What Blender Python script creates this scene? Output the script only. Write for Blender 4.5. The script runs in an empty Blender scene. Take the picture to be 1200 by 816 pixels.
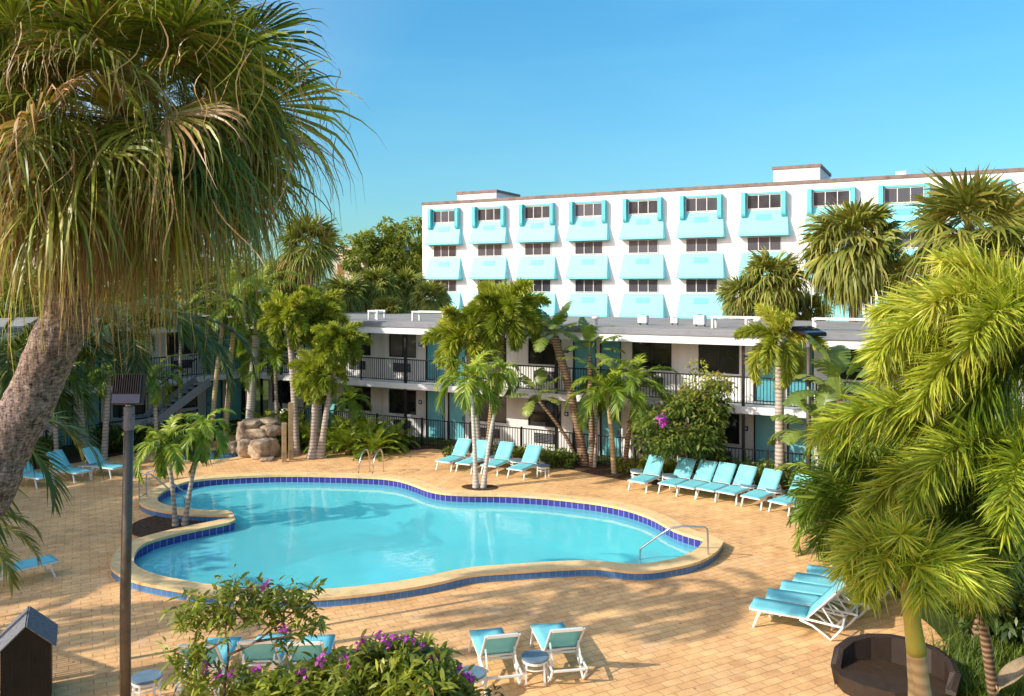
import bpy, math, random
import numpy as np
from mathutils import Vector, Matrix, noise
from mathutils.geometry import tessellate_polygon
R = math.radians
PI = math.pi
rng = np.random.default_rng(7)
rnd = random.Random(11)
scene = bpy.context.scene
col = scene.collection

# ------------------------------------------------------------------ helpers
F_PX, CX, HY, CAMZ = 950.0, 600.0, 335.0, 7.0
def G(u, v, z=0.0):
    """ground point (height z) seen at photo position u, v"""
    d = F_PX * (CAMZ - z) / (v - HY)
    return ((u - CX) / F_PX * d, d, z)
def D(u, v, d):
    """point at distance d seen at photo position u, v"""
    return ((u - CX) / F_PX * d, d, CAMZ - (v - HY) / F_PX * d)

def tag(o, label=None, cat=None, group=None, kind=None):
    if label: o['label'] = label
    if cat: o['category'] = cat
    if group: o['group'] = group
    if kind: o['kind'] = kind
    return o
def thing(name, label, cat, loc=(0, 0, 0), rz=0.0, group=None):
    o = bpy.data.objects.new(name, None)
    col.objects.link(o)
    o.empty_display_size = 0.3
    o.location = loc
    o.rotation_euler = (0, 0, rz)
    return tag(o, label, cat, group)
def link_mesh(name, me, mat, parent=None, loc=None, rz=0.0):
    o = bpy.data.objects.new(name, me)
    col.objects.link(o)
    if mat: 
        if len(me.materials) == 0: me.materials.append(mat)
    if parent: o.parent = parent
    if loc is not None: o.location = loc
    if rz: o.rotation_euler = (0, 0, rz)
    return o
def quad_mesh(name, V, F, tone=None, smooth=False):
    V = np.asarray(V, dtype=np.float32); F = np.asarray(F, dtype=np.int32)
    me = bpy.data.meshes.new(name)
    n, m, k = len(V), len(F), F.shape[1]
    me.vertices.add(n); me.vertices.foreach_set('co', V.ravel())
    me.loops.add(m * k); me.loops.foreach_set('vertex_index', F.ravel())
    me.polygons.add(m)
    me.polygons.foreach_set('loop_start', np.arange(0, m * k, k, dtype=np.int32))
    me.polygons.foreach_set('loop_total', np.full(m, k, dtype=np.int32))
    me.update(calc_edges=True)
    if smooth: me.polygons.foreach_set('use_smooth', np.ones(m, dtype=bool))
    if tone is not None:
        a = me.attributes.new('tone', 'FLOAT', 'POINT')
        a.data.foreach_set('value', np.asarray(tone, dtype=np.float32))
    return me
def poly_mesh(name, V, F, smooth=False):
    me = bpy.data.meshes.new(name)
    me.from_pydata([tuple(v) for v in V], [], F)
    me.update()
    if smooth:
        for p in me.polygons: p.use_smooth = True
    return me

class MB:
    def __init__(s): s.V = []; s.F = []
    def add(s, V, F):
        b = len(s.V); s.V += [tuple(v) for v in V]; s.F += [tuple(b + i for i in f) for f in F]
        return s
    def box(s, x0, x1, y0, y1, z0, z1):
        V = [(x0,y0,z0),(x1,y0,z0),(x1,y1,z0),(x0,y1,z0),(x0,y0,z1),(x1,y0,z1),(x1,y1,z1),(x0,y1,z1)]
        return s.add(V, [(3,2,1,0),(4,5,6,7),(0,1,5,4),(1,2,6,5),(2,3,7,6),(3,0,4,7)])
    def hexa(s, b, t):
        return s.add(list(b) + list(t), [(3,2,1,0),(4,5,6,7),(0,1,5,4),(1,2,6,5),(2,3,7,6),(3,0,4,7)])
    def bar(s, p, q, w, h, up=(0, 0, 1)):
        p, q = Vector(p), Vector(q); d = (q - p).normalized(); up = Vector(up)
        if abs(d.dot(up)) > .98: up = Vector((0, 1, 0))
        a = d.cross(up).normalized() * (w / 2); b = a.cross(d).normalized() * (h / 2)
        c = [(-1,-1),(1,-1),(1,1),(-1,1)]
        return s.hexa([p + a*i + b*j for i, j in c], [q + a*i + b*j for i, j in c])
    def tube(s, pts, r, n=8, cap=True):
        P = [Vector(p) for p in pts]
        if not hasattr(r, '__len__'): r = [r] * len(P)
        base = len(s.V); prev = None
        for i, p in enumerate(P):
            d = (P[min(i+1, len(P)-1)] - P[max(i-1, 0)]).normalized()
            if prev is None:
                a = d.cross(Vector((0, 0, 1)) if abs(d.z) < .9 else Vector((1, 0, 0))).normalized()
            else:
                a = (prev - d * prev.dot(d)).normalized()
            prev = a; b = d.cross(a)
            for k in range(n):
                t = 2 * PI * k / n
                s.V.append(tuple(p + (a * math.cos(t) + b * math.sin(t)) * r[i]))
        for i in range(len(P) - 1):
            for k in range(n):
                k2 = (k + 1) % n
                s.F.append((base+i*n+k, base+i*n+k2, base+(i+1)*n+k2, base+(i+1)*n+k))
        if cap:
            s.F.append(tuple(base + k for k in range(n))[::-1])
            s.F.append(tuple(base + (len(P)-1)*n + k for k in range(n)))
        return s
    def lathe(s, prof, n=20, c=(0, 0)):
        base = len(s.V)
        for r, z in prof:
            for k in range(n):
                t = 2 * PI * k / n
                s.V.append((c[0] + r * math.cos(t), c[1] + r * math.sin(t), z))
        for i in range(len(prof) - 1):
            for k in range(n):
                k2 = (k + 1) % n
                s.F.append((base+i*n+k, base+i*n+k2, base+(i+1)*n+k2, base+(i+1)*n+k))
        s.F.append(tuple(base + k for k in range(n))[::-1])
        s.F.append(tuple(base + (len(prof)-1)*n + k for k in range(n)))
        return s
    def build(s, name, mat, parent=None, smooth=False, bevel=0, loc=None, rz=0.0):
        o = link_mesh(name, poly_mesh(name, s.V, s.F, smooth), mat, parent, loc, rz)
        if bevel:
            m = o.modifiers.new('bevel', 'BEVEL'); m.width = bevel; m.segments = 2; m.limit_method = 'ANGLE'
        return o

def spline(pts, n, closed=False):
    """Catmull-Rom resample"""
    P = np.array(pts, float); m = len(P); out = []
    segs = m if closed else m - 1
    for i in range(segs):
        if closed: p0, p1, p2, p3 = P[i-1], P[i], P[(i+1) % m], P[(i+2) % m]
        else: p0, p1, p2, p3 = P[max(i-1,0)], P[i], P[i+1], P[min(i+2,m-1)]
        for t in np.linspace(0, 1, 12, endpoint=False):
            out.append(.5*((2*p1)+(p2-p0)*t+(2*p0-5*p1+4*p2-p3)*t*t+(3*p1-p0-3*p2+p3)*t**3))
    if not closed: out.append(P[-1])
    Q = np.array(out)
    if closed: Q = np.vstack([Q, Q[:1]])
    L = np.concatenate([[0], np.cumsum(np.linalg.norm(np.diff(Q, axis=0), axis=1))])
    t = np.linspace(0, L[-1], n + 1 if closed else n)
    if closed: t = t[:-1]
    return np.stack([np.interp(t, L, Q[:, k]) for k in range(P.shape[1])], 1)

# ------------------------------------------------------------------ materials
class NT:
    def __init__(s, name):
        s.m = bpy.data.materials.new(name); s.m.use_nodes = True
        s.t = s.m.node_tree; s.t.nodes.clear()
        s.out = s.n('ShaderNodeOutputMaterial')
    def n(s, typ, **kw):
        x = s.t.nodes.new(typ)
        for k, v in kw.items(): setattr(x, k, v)
        return x
    def l(s, a, b): s.t.links.new(a, b)
    def mix(s, fac, a, b, blend='MIX'):
        x = s.n('ShaderNodeMix', data_type='RGBA', blend_type=blend)
        for sock, v in ((x.inputs[0], fac), (x.inputs[6], a), (x.inputs[7], b)):
            if isinstance(v, (int, float)): sock.default_value = v
            elif isinstance(v, tuple): sock.default_value = (*v, 1)
            else: s.l(v, sock)
        return x.outputs[2]
    def noise(s, scale, vec=None, detail=4, rough=.6):
        x = s.n('ShaderNodeTexNoise'); x.inputs['Scale'].default_value = scale
        x.inputs['Detail'].default_value = detail; x.inputs['Roughness'].default_value = rough
        if vec is not None: s.l(vec, x.inputs['Vector'])
        return x.outputs['Fac']
    def ramp(s, fac, stops):
        x = s.n('ShaderNodeValToRGB'); e = x.color_ramp.elements
        while len(e) < len(stops): e.new(.5)
        for i, (p, c) in enumerate(stops):
            e[i].position = p; e[i].color = (*c, 1) if isinstance(c, tuple) else (c, c, c, 1)
        s.l(fac, x.inputs[0]); return x.outputs[0]
    def bump(s, h, strength=.3, dist=.02):
        x = s.n('ShaderNodeBump'); x.inputs['Strength'].default_value = strength
        x.inputs['Distance'].default_value = dist; s.l(h, x.inputs['Height']); return x.outputs[0]
    def coord(s, kind='Object'): return s.n('ShaderNodeTexCoord').outputs[kind]
    def bsdf(s, color, rough=.6, normal=None, spec=.3, metal=0.0):
        b = s.n('ShaderNodeBsdfPrincipled')
        if isinstance(color, tuple): b.inputs['Base Color'].default_value = (*color, 1)
        else: s.l(color, b.inputs['Base Color'])
        if isinstance(rough, (int, float)): b.inputs['Roughness'].default_value = rough
        else: s.l(rough, b.inputs['Roughness'])
        b.inputs['Specular IOR Level'].default_value = spec
        b.inputs['Metallic'].default_value = metal
        if normal is not None: s.l(normal, b.inputs['Normal'])
        return b.outputs[0]
    def done(s, sh): s.l(sh, s.out.inputs[0]); return s.m

def plain(name, c, rough=.55, var=.15, scale=3.0, spec=.3, metal=0.0, bump=0.0, bscale=40, streak=False):
    t = NT(name); co = t.coord()
    if streak:
        mp = t.n('ShaderNodeMapping'); mp.inputs['Scale'].default_value = (1, 1, .12); t.l(co, mp.inputs[0]); v = mp.outputs[0]
    else: v = co
    nz = t.noise(scale, v, 5, .65)
    dark = tuple(x * (1 - var * 1.6) for x in c); lite = tuple(min(1, x * (1 + var * .6)) for x in c)
    colr = t.ramp(nz, [(.3, dark), (.5, c), (.72, lite)])
    nr = t.bump(t.noise(bscale, co, 4), bump, .01) if bump else None
    return t.done(t.bsdf(colr, rough, nr, spec, metal))

def leaf_mat(name, stops, trans=.35, rough=.42, spec=.35, clump=1.2):
    """stops: colours along the per-leaf tone attribute; young to dry"""
    t = NT(name)
    a = t.n('ShaderNodeAttribute', attribute_name='tone')
    c = t.ramp(a.outputs['Fac'], stops)
    nz = t.noise(clump, t.coord(), 3)
    c = t.mix(1.0, c, t.ramp(nz, [(.3, .72), (.7, 1.18)]), 'MULTIPLY')
    b = t.bsdf(c, rough, None, spec)
    tr = t.n('ShaderNodeBsdfTranslucent'); 
    t.l(t.mix(1.0, c, (1.0, 1.1, .45), 'MULTIPLY'), tr.inputs[0])
    m = t.n('ShaderNodeMixShader'); m.inputs[0].default_value = trans
    t.l(b, m.inputs[1]); t.l(tr.outputs[0], m.inputs[2])
    return t.done(m.outputs[0])

def stained(name, c, rough, amount):
    t = NT(name); co = t.coord()
    mp = t.n('ShaderNodeMapping'); mp.inputs['Scale'].default_value = (1, 1, .06); t.l(co, mp.inputs[0])
    st = t.ramp(t.noise(1.7, mp.outputs[0], 6, .7), [(.42, 1.0), (.66, 1 - amount)])
    bl = t.ramp(t.noise(.35, co, 5, .6), [(.3, 1 - amount * .6), (.6, 1.0)])
    k = t.mix(1, c, st, 'MULTIPLY'); k = t.mix(1, k, bl, 'MULTIPLY')
    return t.done(t.bsdf(k, rough, t.bump(t.noise(60, co, 3), .12, .01), .2))
M = {}
M['white'] = stained('white_stucco', (.86, .85, .82), .7, .20)
M['tower_white'] = stained('tower_white_paint', (.88, .875, .86), .7, .13)
M['fascia'] = plain('fascia_paint', (.80, .82, .84), .5, .06, .8, .3)
M['roof_edge'] = plain('roof_edge_metal', (.24, .25, .28), .5, .15, 1.5)
M['roof_white'] = plain('roof_membrane', (.29, .275, .25), .8, .16, .7, .2)
M['cap'] = plain('parapet_cap', (.22, .17, .15), .6, .3, 2.0)
M['teal_awn'] = plain('awning_paint', (.24, .70, .78), .5, .05, .8, .3)
M['teal_fin'] = plain('fin_paint', (.14, .58, .62), .5, .05, .8, .3)
M['teal_dark'] = plain('vent_paint', (.13, .52, .58), .5, .08, 6.0)
M['teal_door'] = plain('door_paint', (.10, .42, .50), .38, .10, 1.0, .4)
M['teal_pale'] = plain('door_pale_paint', (.20, .58, .64), .38, .08, 1.0, .4)
M['black'] = plain('black_metal', (.012, .012, .014), .45, .2, 5, .4)
M['frame_white'] = plain('white_frame', (.72, .72, .70), .45, .06, 4, .4)
M['grille'] = plain('grille_dark', (.03, .03, .03), .5, .3, 30)
M['blue_sign'] = plain('sign_blue', (.02, .06, .35), .4, .1, 4)
def curtain_glass(name, lo, hi, pale, thr, rough, spec=.6):
    # each pane gets its own drawn or open curtain behind the glass
    t = NT(name); co = t.coord(); rn = t.n('ShaderNodeObjectInfo').outputs['Random']
    w = t.n('ShaderNodeTexWave', wave_type='BANDS', bands_direction='X'); w.inputs['Scale'].default_value = 4.5; w.inputs['Distortion'].default_value = 1.5; t.l(co, w.inputs['Vector'])
    base = t.ramp(t.noise(.8, co, 3), [(.35, lo), (.7, hi)])
    cur = t.mix(1, pale, t.ramp(w.outputs['Fac'], [(0, .55), (1, 1.0)]), 'MULTIPLY')
    c = t.mix(t.ramp(rn, [(thr, 0.0), (thr + .02, .55), (1, 1.0)]), base, cur)
    c = t.mix(.6, c, t.ramp(rn, [(0, .7), (1, 1.25)]), 'MULTIPLY')
    return t.done(t.bsdf(c, rough, None, spec))
M['glass'] = curtain_glass('dark_glass', (.008, .010, .012), (.045, .043, .040), (.16, .15, .14), .72, .06)
M['glass_tower'] = curtain_glass('curtained_glass', (.03, .032, .042), (.08, .085, .10), (.11, .12, .145), .45, .2, .15)
M['steel'] = plain('stainless', (.62, .62, .62), .18, .08, 8, .5, .95)
M['plastic_white'] = plain('lounger_white', (.78, .78, .74), .35, .05, 6, .4)
M['wood'] = plain('weathered_wood', (.42, .30, .17), .75, .3, 4, .2, bump=.4, bscale=25)
M['dark_wood'] = plain('dark_brown_boards', (.008, .008, .008), .55, .3, 6, .3, bump=.3)
M['bin_roof'] = plain('grey_shingle', (.16, .17, .19), .7, .3, 12, .3, bump=.4)
M['post_green'] = plain('lamp_post_bronze', (.10, .088, .068), .35, .2, 5, .5, .3)
M['lens'] = plain('lamp_lens', (.02, .035, .10), .2, .2, 9, .6)
M['concrete_blue'] = plain('stair_grey', (.25, .28, .31), .6, .12, 2)
M['table_top'] = plain('table_grey', (.15, .22, .28), .35, .15, 6, .4)
M['beige'] = plain('beige_stone', (.52, .45, .36), .8, .15, .4)
M['soil'] = plain('mulch', (.09, .055, .035), .95, .45, 9, .1, bump=.8, bscale=30)

def wicker():
    t = NT('brown_wicker'); co = t.coord()
    w = t.n('ShaderNodeTexWave', wave_type='BANDS', bands_direction='Z'); w.inputs['Scale'].default_value = 17
    w.inputs['Distortion'].default_value = .6
    t.l(co, w.inputs['Vector'])
    c = t.ramp(w.outputs['Fac'], [(.1, (.022, .014, .009)), (.6, (.035, .021, .013)), (1, (.055, .034, .02))])
    c = t.mix(.5, c, t.ramp(t.noise(6, co), [(.3, .4), (.7, 1.2)]), 'MULTIPLY')
    return t.done(t.bsdf(c, .5, t.bump(w.outputs['Fac'], .5, .01), .35))
M['wicker'] = wicker()

def sling():
    t = NT('teal_sling'); co = t.coord()
    c = t.ramp(t.noise(3, co, 4), [(.3, (.24, .70, .77)), (.7, (.32, .80, .85))])
    b = t.bsdf(c, .6, t.bump(t.noise(180, co, 2), .2, .004), .25)
    tr = t.n('ShaderNodeBsdfTranslucent'); tr.inputs[0].default_value = (.12, .74, .78, 1)
    m = t.n('ShaderNodeMixShader'); m.inputs[0].default_value = .28
    t.l(b, m.inputs[1]); t.l(tr.outputs[0], m.inputs[2]); return t.done(m.outputs[0])
M['sling'] = sling()

def pavers():
    t = NT('tan_pavers'); co = t.coord()
    mp = t.n('ShaderNodeMapping'); mp.inputs['Rotation'].default_value = (0, 0, R(-28)); t.l(co, mp.inputs[0])
    v = mp.outputs[0]
    br = t.n('ShaderNodeTexBrick'); t.l(v, br.inputs['Vector'])
    br.inputs['Scale'].default_value = 1.0
    br.inputs['Brick Width'].default_value = .40; br.inputs['Row Height'].default_value = .20
    br.inputs['Mortar Size'].default_value = .010; br.inputs['Mortar Smooth'].default_value = .3
    br.inputs['Color1'].default_value = (.91, .55, .255, 1); br.inputs['Color2'].default_value = (.77, .43, .19, 1)
    br.inputs['Mortar'].default_value = (.55, .315, .15, 1); br.inputs['Bias'].default_value = -.2
    big = t.noise(.33, co, 5, .6); mid = t.noise(2.3, co, 5, .7); fine = t.noise(38, co, 3)
    c = t.mix(1, br.outputs['Color'], t.ramp(big, [(.3, (.78, .76, .76)), (.7, (1.16, 1.15, 1.1))]), 'MULTIPLY')
    c = t.mix(1, c, t.ramp(mid, [(.3, (.78, .76, .74)), (.68, (1.14, 1.13, 1.1))]), 'MULTIPLY')
    c = t.mix(.5, c, t.ramp(fine, [(.3, .75), (.7, 1.2)]), 'MULTIPLY')
    stain = t.ramp(t.noise(.75, co, 7, .75), [(.30, .62), (.43, 1.0)])
    c = t.mix(1, c, stain, 'MULTIPLY')
    vo = t.n('ShaderNodeTexVoronoi', feature='F1'); vo.inputs['Scale'].default_value = 2.3; t.l(co, vo.inputs['Vector'])
    c = t.mix(t.ramp(vo.outputs['Distance'], [(.05, .75), (.075, 0.0)]), c, (.20, .12, .05))      # scattered litter
    pale = t.ramp(t.noise(.9, co, 6, .7), [(.56, 0.0), (.72, .4)])
    c = t.mix(pale, c, (.66, .50, .36))
    inv = t.n('ShaderNodeMath', operation='MULTIPLY_ADD'); inv.inputs[1].default_value = -1; inv.inputs[2].default_value = 1
    t.l(br.outputs['Fac'], inv.inputs[0])
    ad = t.n('ShaderNodeMath', operation='MULTIPLY_ADD'); ad.inputs[1].default_value = .35
    t.l(fine, ad.inputs[0]); t.l(inv.outputs[0], ad.inputs[2])
    return t.done(t.bsdf(c, .8, t.bump(ad.outputs[0], .45, .01), .2))
M['pavers'] = pavers()

def tiles(name, c1, c2, grout, w, h):
    t = NT(name); uv = t.coord('UV')
    br = t.n('ShaderNodeTexBrick'); t.l(uv, br.inputs['Vector']); br.offset = 0
    br.inputs['Scale'].default_value = 1; br.inputs['Brick Width'].default_value = w; br.inputs['Row Height'].default_value = h
    br.inputs['Mortar Size'].default_value = .010; br.inputs['Bias'].default_value = 0
    br.inputs['Color1'].default_value = (*c1, 1); br.inputs['Color2'].default_value = (*c2, 1); br.inputs['Mortar'].default_value = (*grout, 1)
    return t.done(t.bsdf(br.outputs['Color'], .25, None, .45))
M['tile_in'] = tiles('cobalt_tile', (.03, .03, .22), (.06, .05, .30), (.30, .30, .46), .20, .5)
M['tile_out'] = tiles('blue_wall_tile', (.05, .17, .40), (.07, .21, .46), (.12, .27, .46), .16, .16)
M['coping'] = plain('tan_coping', (.80, .56, .27), .75, .14, 2.5, .2, bump=.25, bscale=50)

def pool_floor():
    t = NT('pool_plaster'); co = t.coord()
    c = t.ramp(t.noise(.35, co, 4), [(.32, (.10, .60, .66)), (.7, (.18, .74, .78))])
    # soft net of light under the water, painted into the plaster colour
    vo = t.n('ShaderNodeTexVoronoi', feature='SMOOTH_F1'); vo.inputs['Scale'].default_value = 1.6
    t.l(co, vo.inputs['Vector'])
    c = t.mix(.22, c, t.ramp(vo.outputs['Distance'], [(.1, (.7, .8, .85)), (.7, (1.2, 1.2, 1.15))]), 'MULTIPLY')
    return t.done(t.bsdf(c, .7, None, .1))
M['pool_floor'] = pool_floor()
M['pool_ledge'] = plain('pool_ledge', (.42, .66, .72), .6, .06, 2)

def water_mat():
    t = NT('pool_water'); co = t.coord()
    h = t.n('ShaderNodeMath', operation='MULTIPLY_ADD'); h.inputs[1].default_value = .35
    t.l(t.noise(7.0, co, 2, .5), h.inputs[0]); t.l(t.noise(1.5, co, 2, .5), h.inputs[2])
    nb = t.bump(h.outputs[0], .14, .05)
    fr = t.n('ShaderNodeFresnel'); fr.inputs[0].default_value = 1.42; t.l(nb, fr.inputs['Normal'])
    tr = t.n('ShaderNodeBsdfTransparent'); tr.inputs[0].default_value = (.72, .95, .97, 1)
    gl = t.n('ShaderNodeBsdfGlossy'); gl.inputs['Roughness'].default_value = .015; t.l(nb, gl.inputs['Normal'])
    gl.inputs[0].default_value = (1, 1, 1, 1)
    bf = t.n('ShaderNodeNewGeometry').outputs['Backfacing']
    iv = t.n('ShaderNodeMath', operation='SUBTRACT'); iv.inputs[0].default_value = 1; t.l(bf, iv.inputs[1])
    mu = t.n('ShaderNodeMath', operation='MULTIPLY'); t.l(fr.outputs[0], mu.inputs[0]); t.l(iv.outputs[0], mu.inputs[1])
    df = t.n('ShaderNodeBsdfDiffuse'); df.inputs[0].default_value = (.19, .80, .84, 1)      # slightly milky water
    mk = t.n('ShaderNodeMixShader'); mk.inputs[0].default_value = .55; t.l(tr.outputs[0], mk.inputs[1]); t.l(df.outputs[0], mk.inputs[2])
    m = t.n('ShaderNodeMixShader'); t.l(mu.outputs[0], m.inputs[0]); t.l(mk.outputs[0], m.inputs[1]); t.l(gl.outputs[0], m.inputs[2])
    return t.done(m.outputs[0])
M['water'] = water_mat()

def bark(name, c1, c2, ring=18.0, bump=.6, crosshatch=False):
    t = NT(name); co = t.coord()
    w = t.n('ShaderNodeTexWave', wave_type='BANDS', bands_direction='Z'); w.inputs['Scale'].default_value = ring
    w.inputs['Distortion'].default_value = 3.5 if crosshatch else 1.2; w.inputs['Detail'].default_value = 3; w.inputs['Detail Scale'].default_value = 2.0
    t.l(co, w.inputs['Vector'])
    nz = t.noise(14 if crosshatch else 7, co, 6, .7)
    h = t.mix(.55 if crosshatch else .35, w.outputs['Color'], nz)
    c = t.ramp(h, [(.25, c1), (.7, c2)])
    c = t.mix(.6, c, t.ramp(t.noise(1.6, co, 3), [(.3, .65), (.7, 1.25)]), 'MULTIPLY')
    return t.done(t.bsdf(c, .85, t.bump(h, bump, .03), .15))
def fan_bark():
    t = NT('fibrous_bark'); co = t.coord()
    mp = t.n('ShaderNodeMapping'); mp.inputs['Scale'].default_value = (1, 1, 3.2); t.l(co, mp.inputs[0])
    mq = t.n('ShaderNodeMapping'); mq.inputs['Scale'].default_value = (3, 3, .6); t.l(co, mq.inputs[0])
    n1 = t.noise(22, mp.outputs[0], 6, .75); n2 = t.noise(14, mq.outputs[0], 6, .75); n3 = t.noise(3, co, 4)
    h = t.mix(.5, n1, n2)
    c = t.ramp(h, [(.40, (.05, .038, .034)), (.5, (.34, .265, .22)), (.60, (.70, .57, .47))])
    c = t.mix(.7, c, t.ramp(n3, [(.3, (.75, .62, .50)), (.7, (1.1, 1.1, 1.25))]), 'MULTIPLY')
    return t.done(t.bsdf(c, .9, t.bump(h, 1.0, .04), .1))
M['bark_fan'] = fan_bark()
M['bark_grey'] = bark('ringed_bark', (.30, .25, .21), (.50, .43, .36), 2.4, .25)
M['bark_pale'] = bark('pale_bark', (.46, .43, .38), (.64, .60, .52), 2.8, .2)
M['bark_brown'] = bark('brown_bark', (.14, .09, .055), (.36, .24, .15), 3.0, .5)
M['bark_gold'] = bark('golden_trunk', (.40, .30, .15), (.52, .41, .22), 2.4, .12)
M['shaft'] = plain('green_crownshaft', (.22, .27, .05), .4, .15, 2, .4)
M['shaft_yellow'] = plain('yellow_crownshaft', (.42, .40, .07), .4, .14, 2, .4)

M['fan_hero'] = leaf_mat('fan_palm_leaf', [(0, (.025, .05, .010)), (.30, (.11, .165, .02)), (.56, (.40, .43, .055)), (.76, (.40, .25, .09)), (1, (.60, .38, .18))], .24, .4, .4, .9)
M['fan'] = leaf_mat('sabal_leaf', [(0, (.07, .11, .018)), (.4, (.20, .235, .04)), (.62, (.38, .37, .08)), (.78, (.40, .27, .11)), (1, (.46, .29, .14))], .25, .45, .3, .6)
M['fox'] = leaf_mat('foxtail_leaf', [(0, (.04, .08, .010)), (.36, (.14, .23, .02)), (.68, (.50, .58, .05)), (1, (.68, .62, .11))], .22, .42, .35, .8)
M['fox_far'] = leaf_mat('foxtail_leaf_far', [(0, (.06, .10, .012)), (.42, (.23, .29, .026)), (.72, (.50, .52, .055)), (1, (.5, .44, .08))], .24, .45, .3, .6)
M['feather'] = leaf_mat('feather_leaf', [(0, (.05, .13, .016)), (.5, (.24, .35, .035)), (.8, (.50, .53, .06)), (1, (.30, .22, .06))], .35, .4, .35, 1.2)
M['feather_fresh'] = leaf_mat('fresh_feather_leaf', [(0, (.04, .18, .02)), (.5, (.14, .42, .045)), (.85, (.30, .58, .06)), (1, (.28, .17, .05))], .35, .4, .35, 1.2)
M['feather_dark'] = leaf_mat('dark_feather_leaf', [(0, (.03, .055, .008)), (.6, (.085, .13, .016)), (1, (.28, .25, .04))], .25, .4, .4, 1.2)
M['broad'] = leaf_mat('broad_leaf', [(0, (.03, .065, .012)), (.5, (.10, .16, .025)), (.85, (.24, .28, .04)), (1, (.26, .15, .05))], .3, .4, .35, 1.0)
M['broad_far'] = leaf_mat('tree_leaf', [(0, (.09, .13, .02)), (.5, (.25, .30, .042)), (1, (.42, .44, .075))], .42, .5, .25, .25)
M['broad_mid'] = leaf_mat('mid_broad_leaf', [(0, (.03, .065, .012)), (.5, (.11, .17, .025)), (.85, (.25, .28, .04)), (1, (.34, .2, .07))], .32, .4, .35, 1.2)
M['broad_lite'] = leaf_mat('bright_broad_leaf', [(0, (.05, .10, .012)), (.5, (.23, .29, .035)), (.85, (.46, .46, .06)), (1, (.34, .22, .06))], .35, .4, .35, 1.5)
M['banana'] = leaf_mat('paddle_leaf', [(0, (.06, .12, .02)), (.5, (.22, .30, .06)), (1, (.46, .46, .11))], .35, .35, .45, 1.0)
M['flower'] = leaf_mat('purple_petal', [(0, (.36, .04, .46)), (.5, (.58, .07, .56)), (1, (.72, .18, .70))], .3, .5, .2, 5)
M['grass'] = leaf_mat('grass_blade', [(0, (.04, .085, .012)), (.6, (.15, .22, .03)), (1, (.34, .34, .06))], .35, .45, .3, 2)
def rock():
    t = NT('sandy_rock'); co = t.coord()
    n1 = t.noise(1.8, co, 7, .65); n2 = t.noise(9, co, 6, .7)
    c = t.ramp(n1, [(.32, (.12, .085, .07)), (.46, (.36, .27, .19)), (.60, (.56, .44, .30)), (.72, (.46, .45, .45))])
    c = t.mix(.6, c, t.ramp(n2, [(.3, .55), (.7, 1.2)]), 'MULTIPLY')
    return t.done(t.bsdf(c, .9, t.bump(n2, .7, .05), .15))
M['rock'] = rock()
def ground_mat():
    t = NT('turf_ground'); co = t.coord()
    c = t.ramp(t.noise(.5, co, 6, .7), [(.3, (.035, .06, .015)), (.55, (.07, .09, .025)), (.75, (.12, .10, .05))])
    return t.done(t.bsdf(c, .95, t.bump(t.noise(20, co, 4), .5, .03), .1))
M['ground'] = ground_mat()
# ------------------------------------------------------------------ foliage geometry (numpy)
def ribbons(P, S, W):
    """P (L,n,3) centre lines, S (L,n,3) or (L,1,3) side vectors, W (L,n) half widths -> V, F"""
    L, n, _ = P.shape
    S = np.broadcast_to(S, P.shape)
    V = np.stack([P - S * W[..., None], P + S * W[..., None]], 2).reshape(-1, 3)
    b = (np.arange(L)[:, None] * n + np.arange(n - 1)[None, :]) * 2
    F = np.stack([b, b + 1, b + 3, b + 2], -1).reshape(-1, 4)
    return V, F
def unit(v): return v / np.maximum(np.linalg.norm(v, axis=-1, keepdims=True), 1e-9)
class Foliage:
    def __init__(s): s.V = []; s.F = []; s.T = []; s.n = 0
    def add(s, V, F, T):
        s.V.append(V); s.F.append(F + s.n); s.T.append(np.broadcast_to(T, (len(V),)) if np.ndim(T) == 0 else T); s.n += len(V)
    def mesh(s, name):
        return quad_mesh(name, np.concatenate(s.V), np.concatenate(s.F), np.clip(np.concatenate(s.T), 0, 1))
def roty(V, yaw):
    c, q = math.cos(yaw), math.sin(yaw)
    return np.stack([V[..., 0]*c - V[..., 1]*q, V[..., 0]*q + V[..., 1]*c, V[..., 2]], -1)

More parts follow.
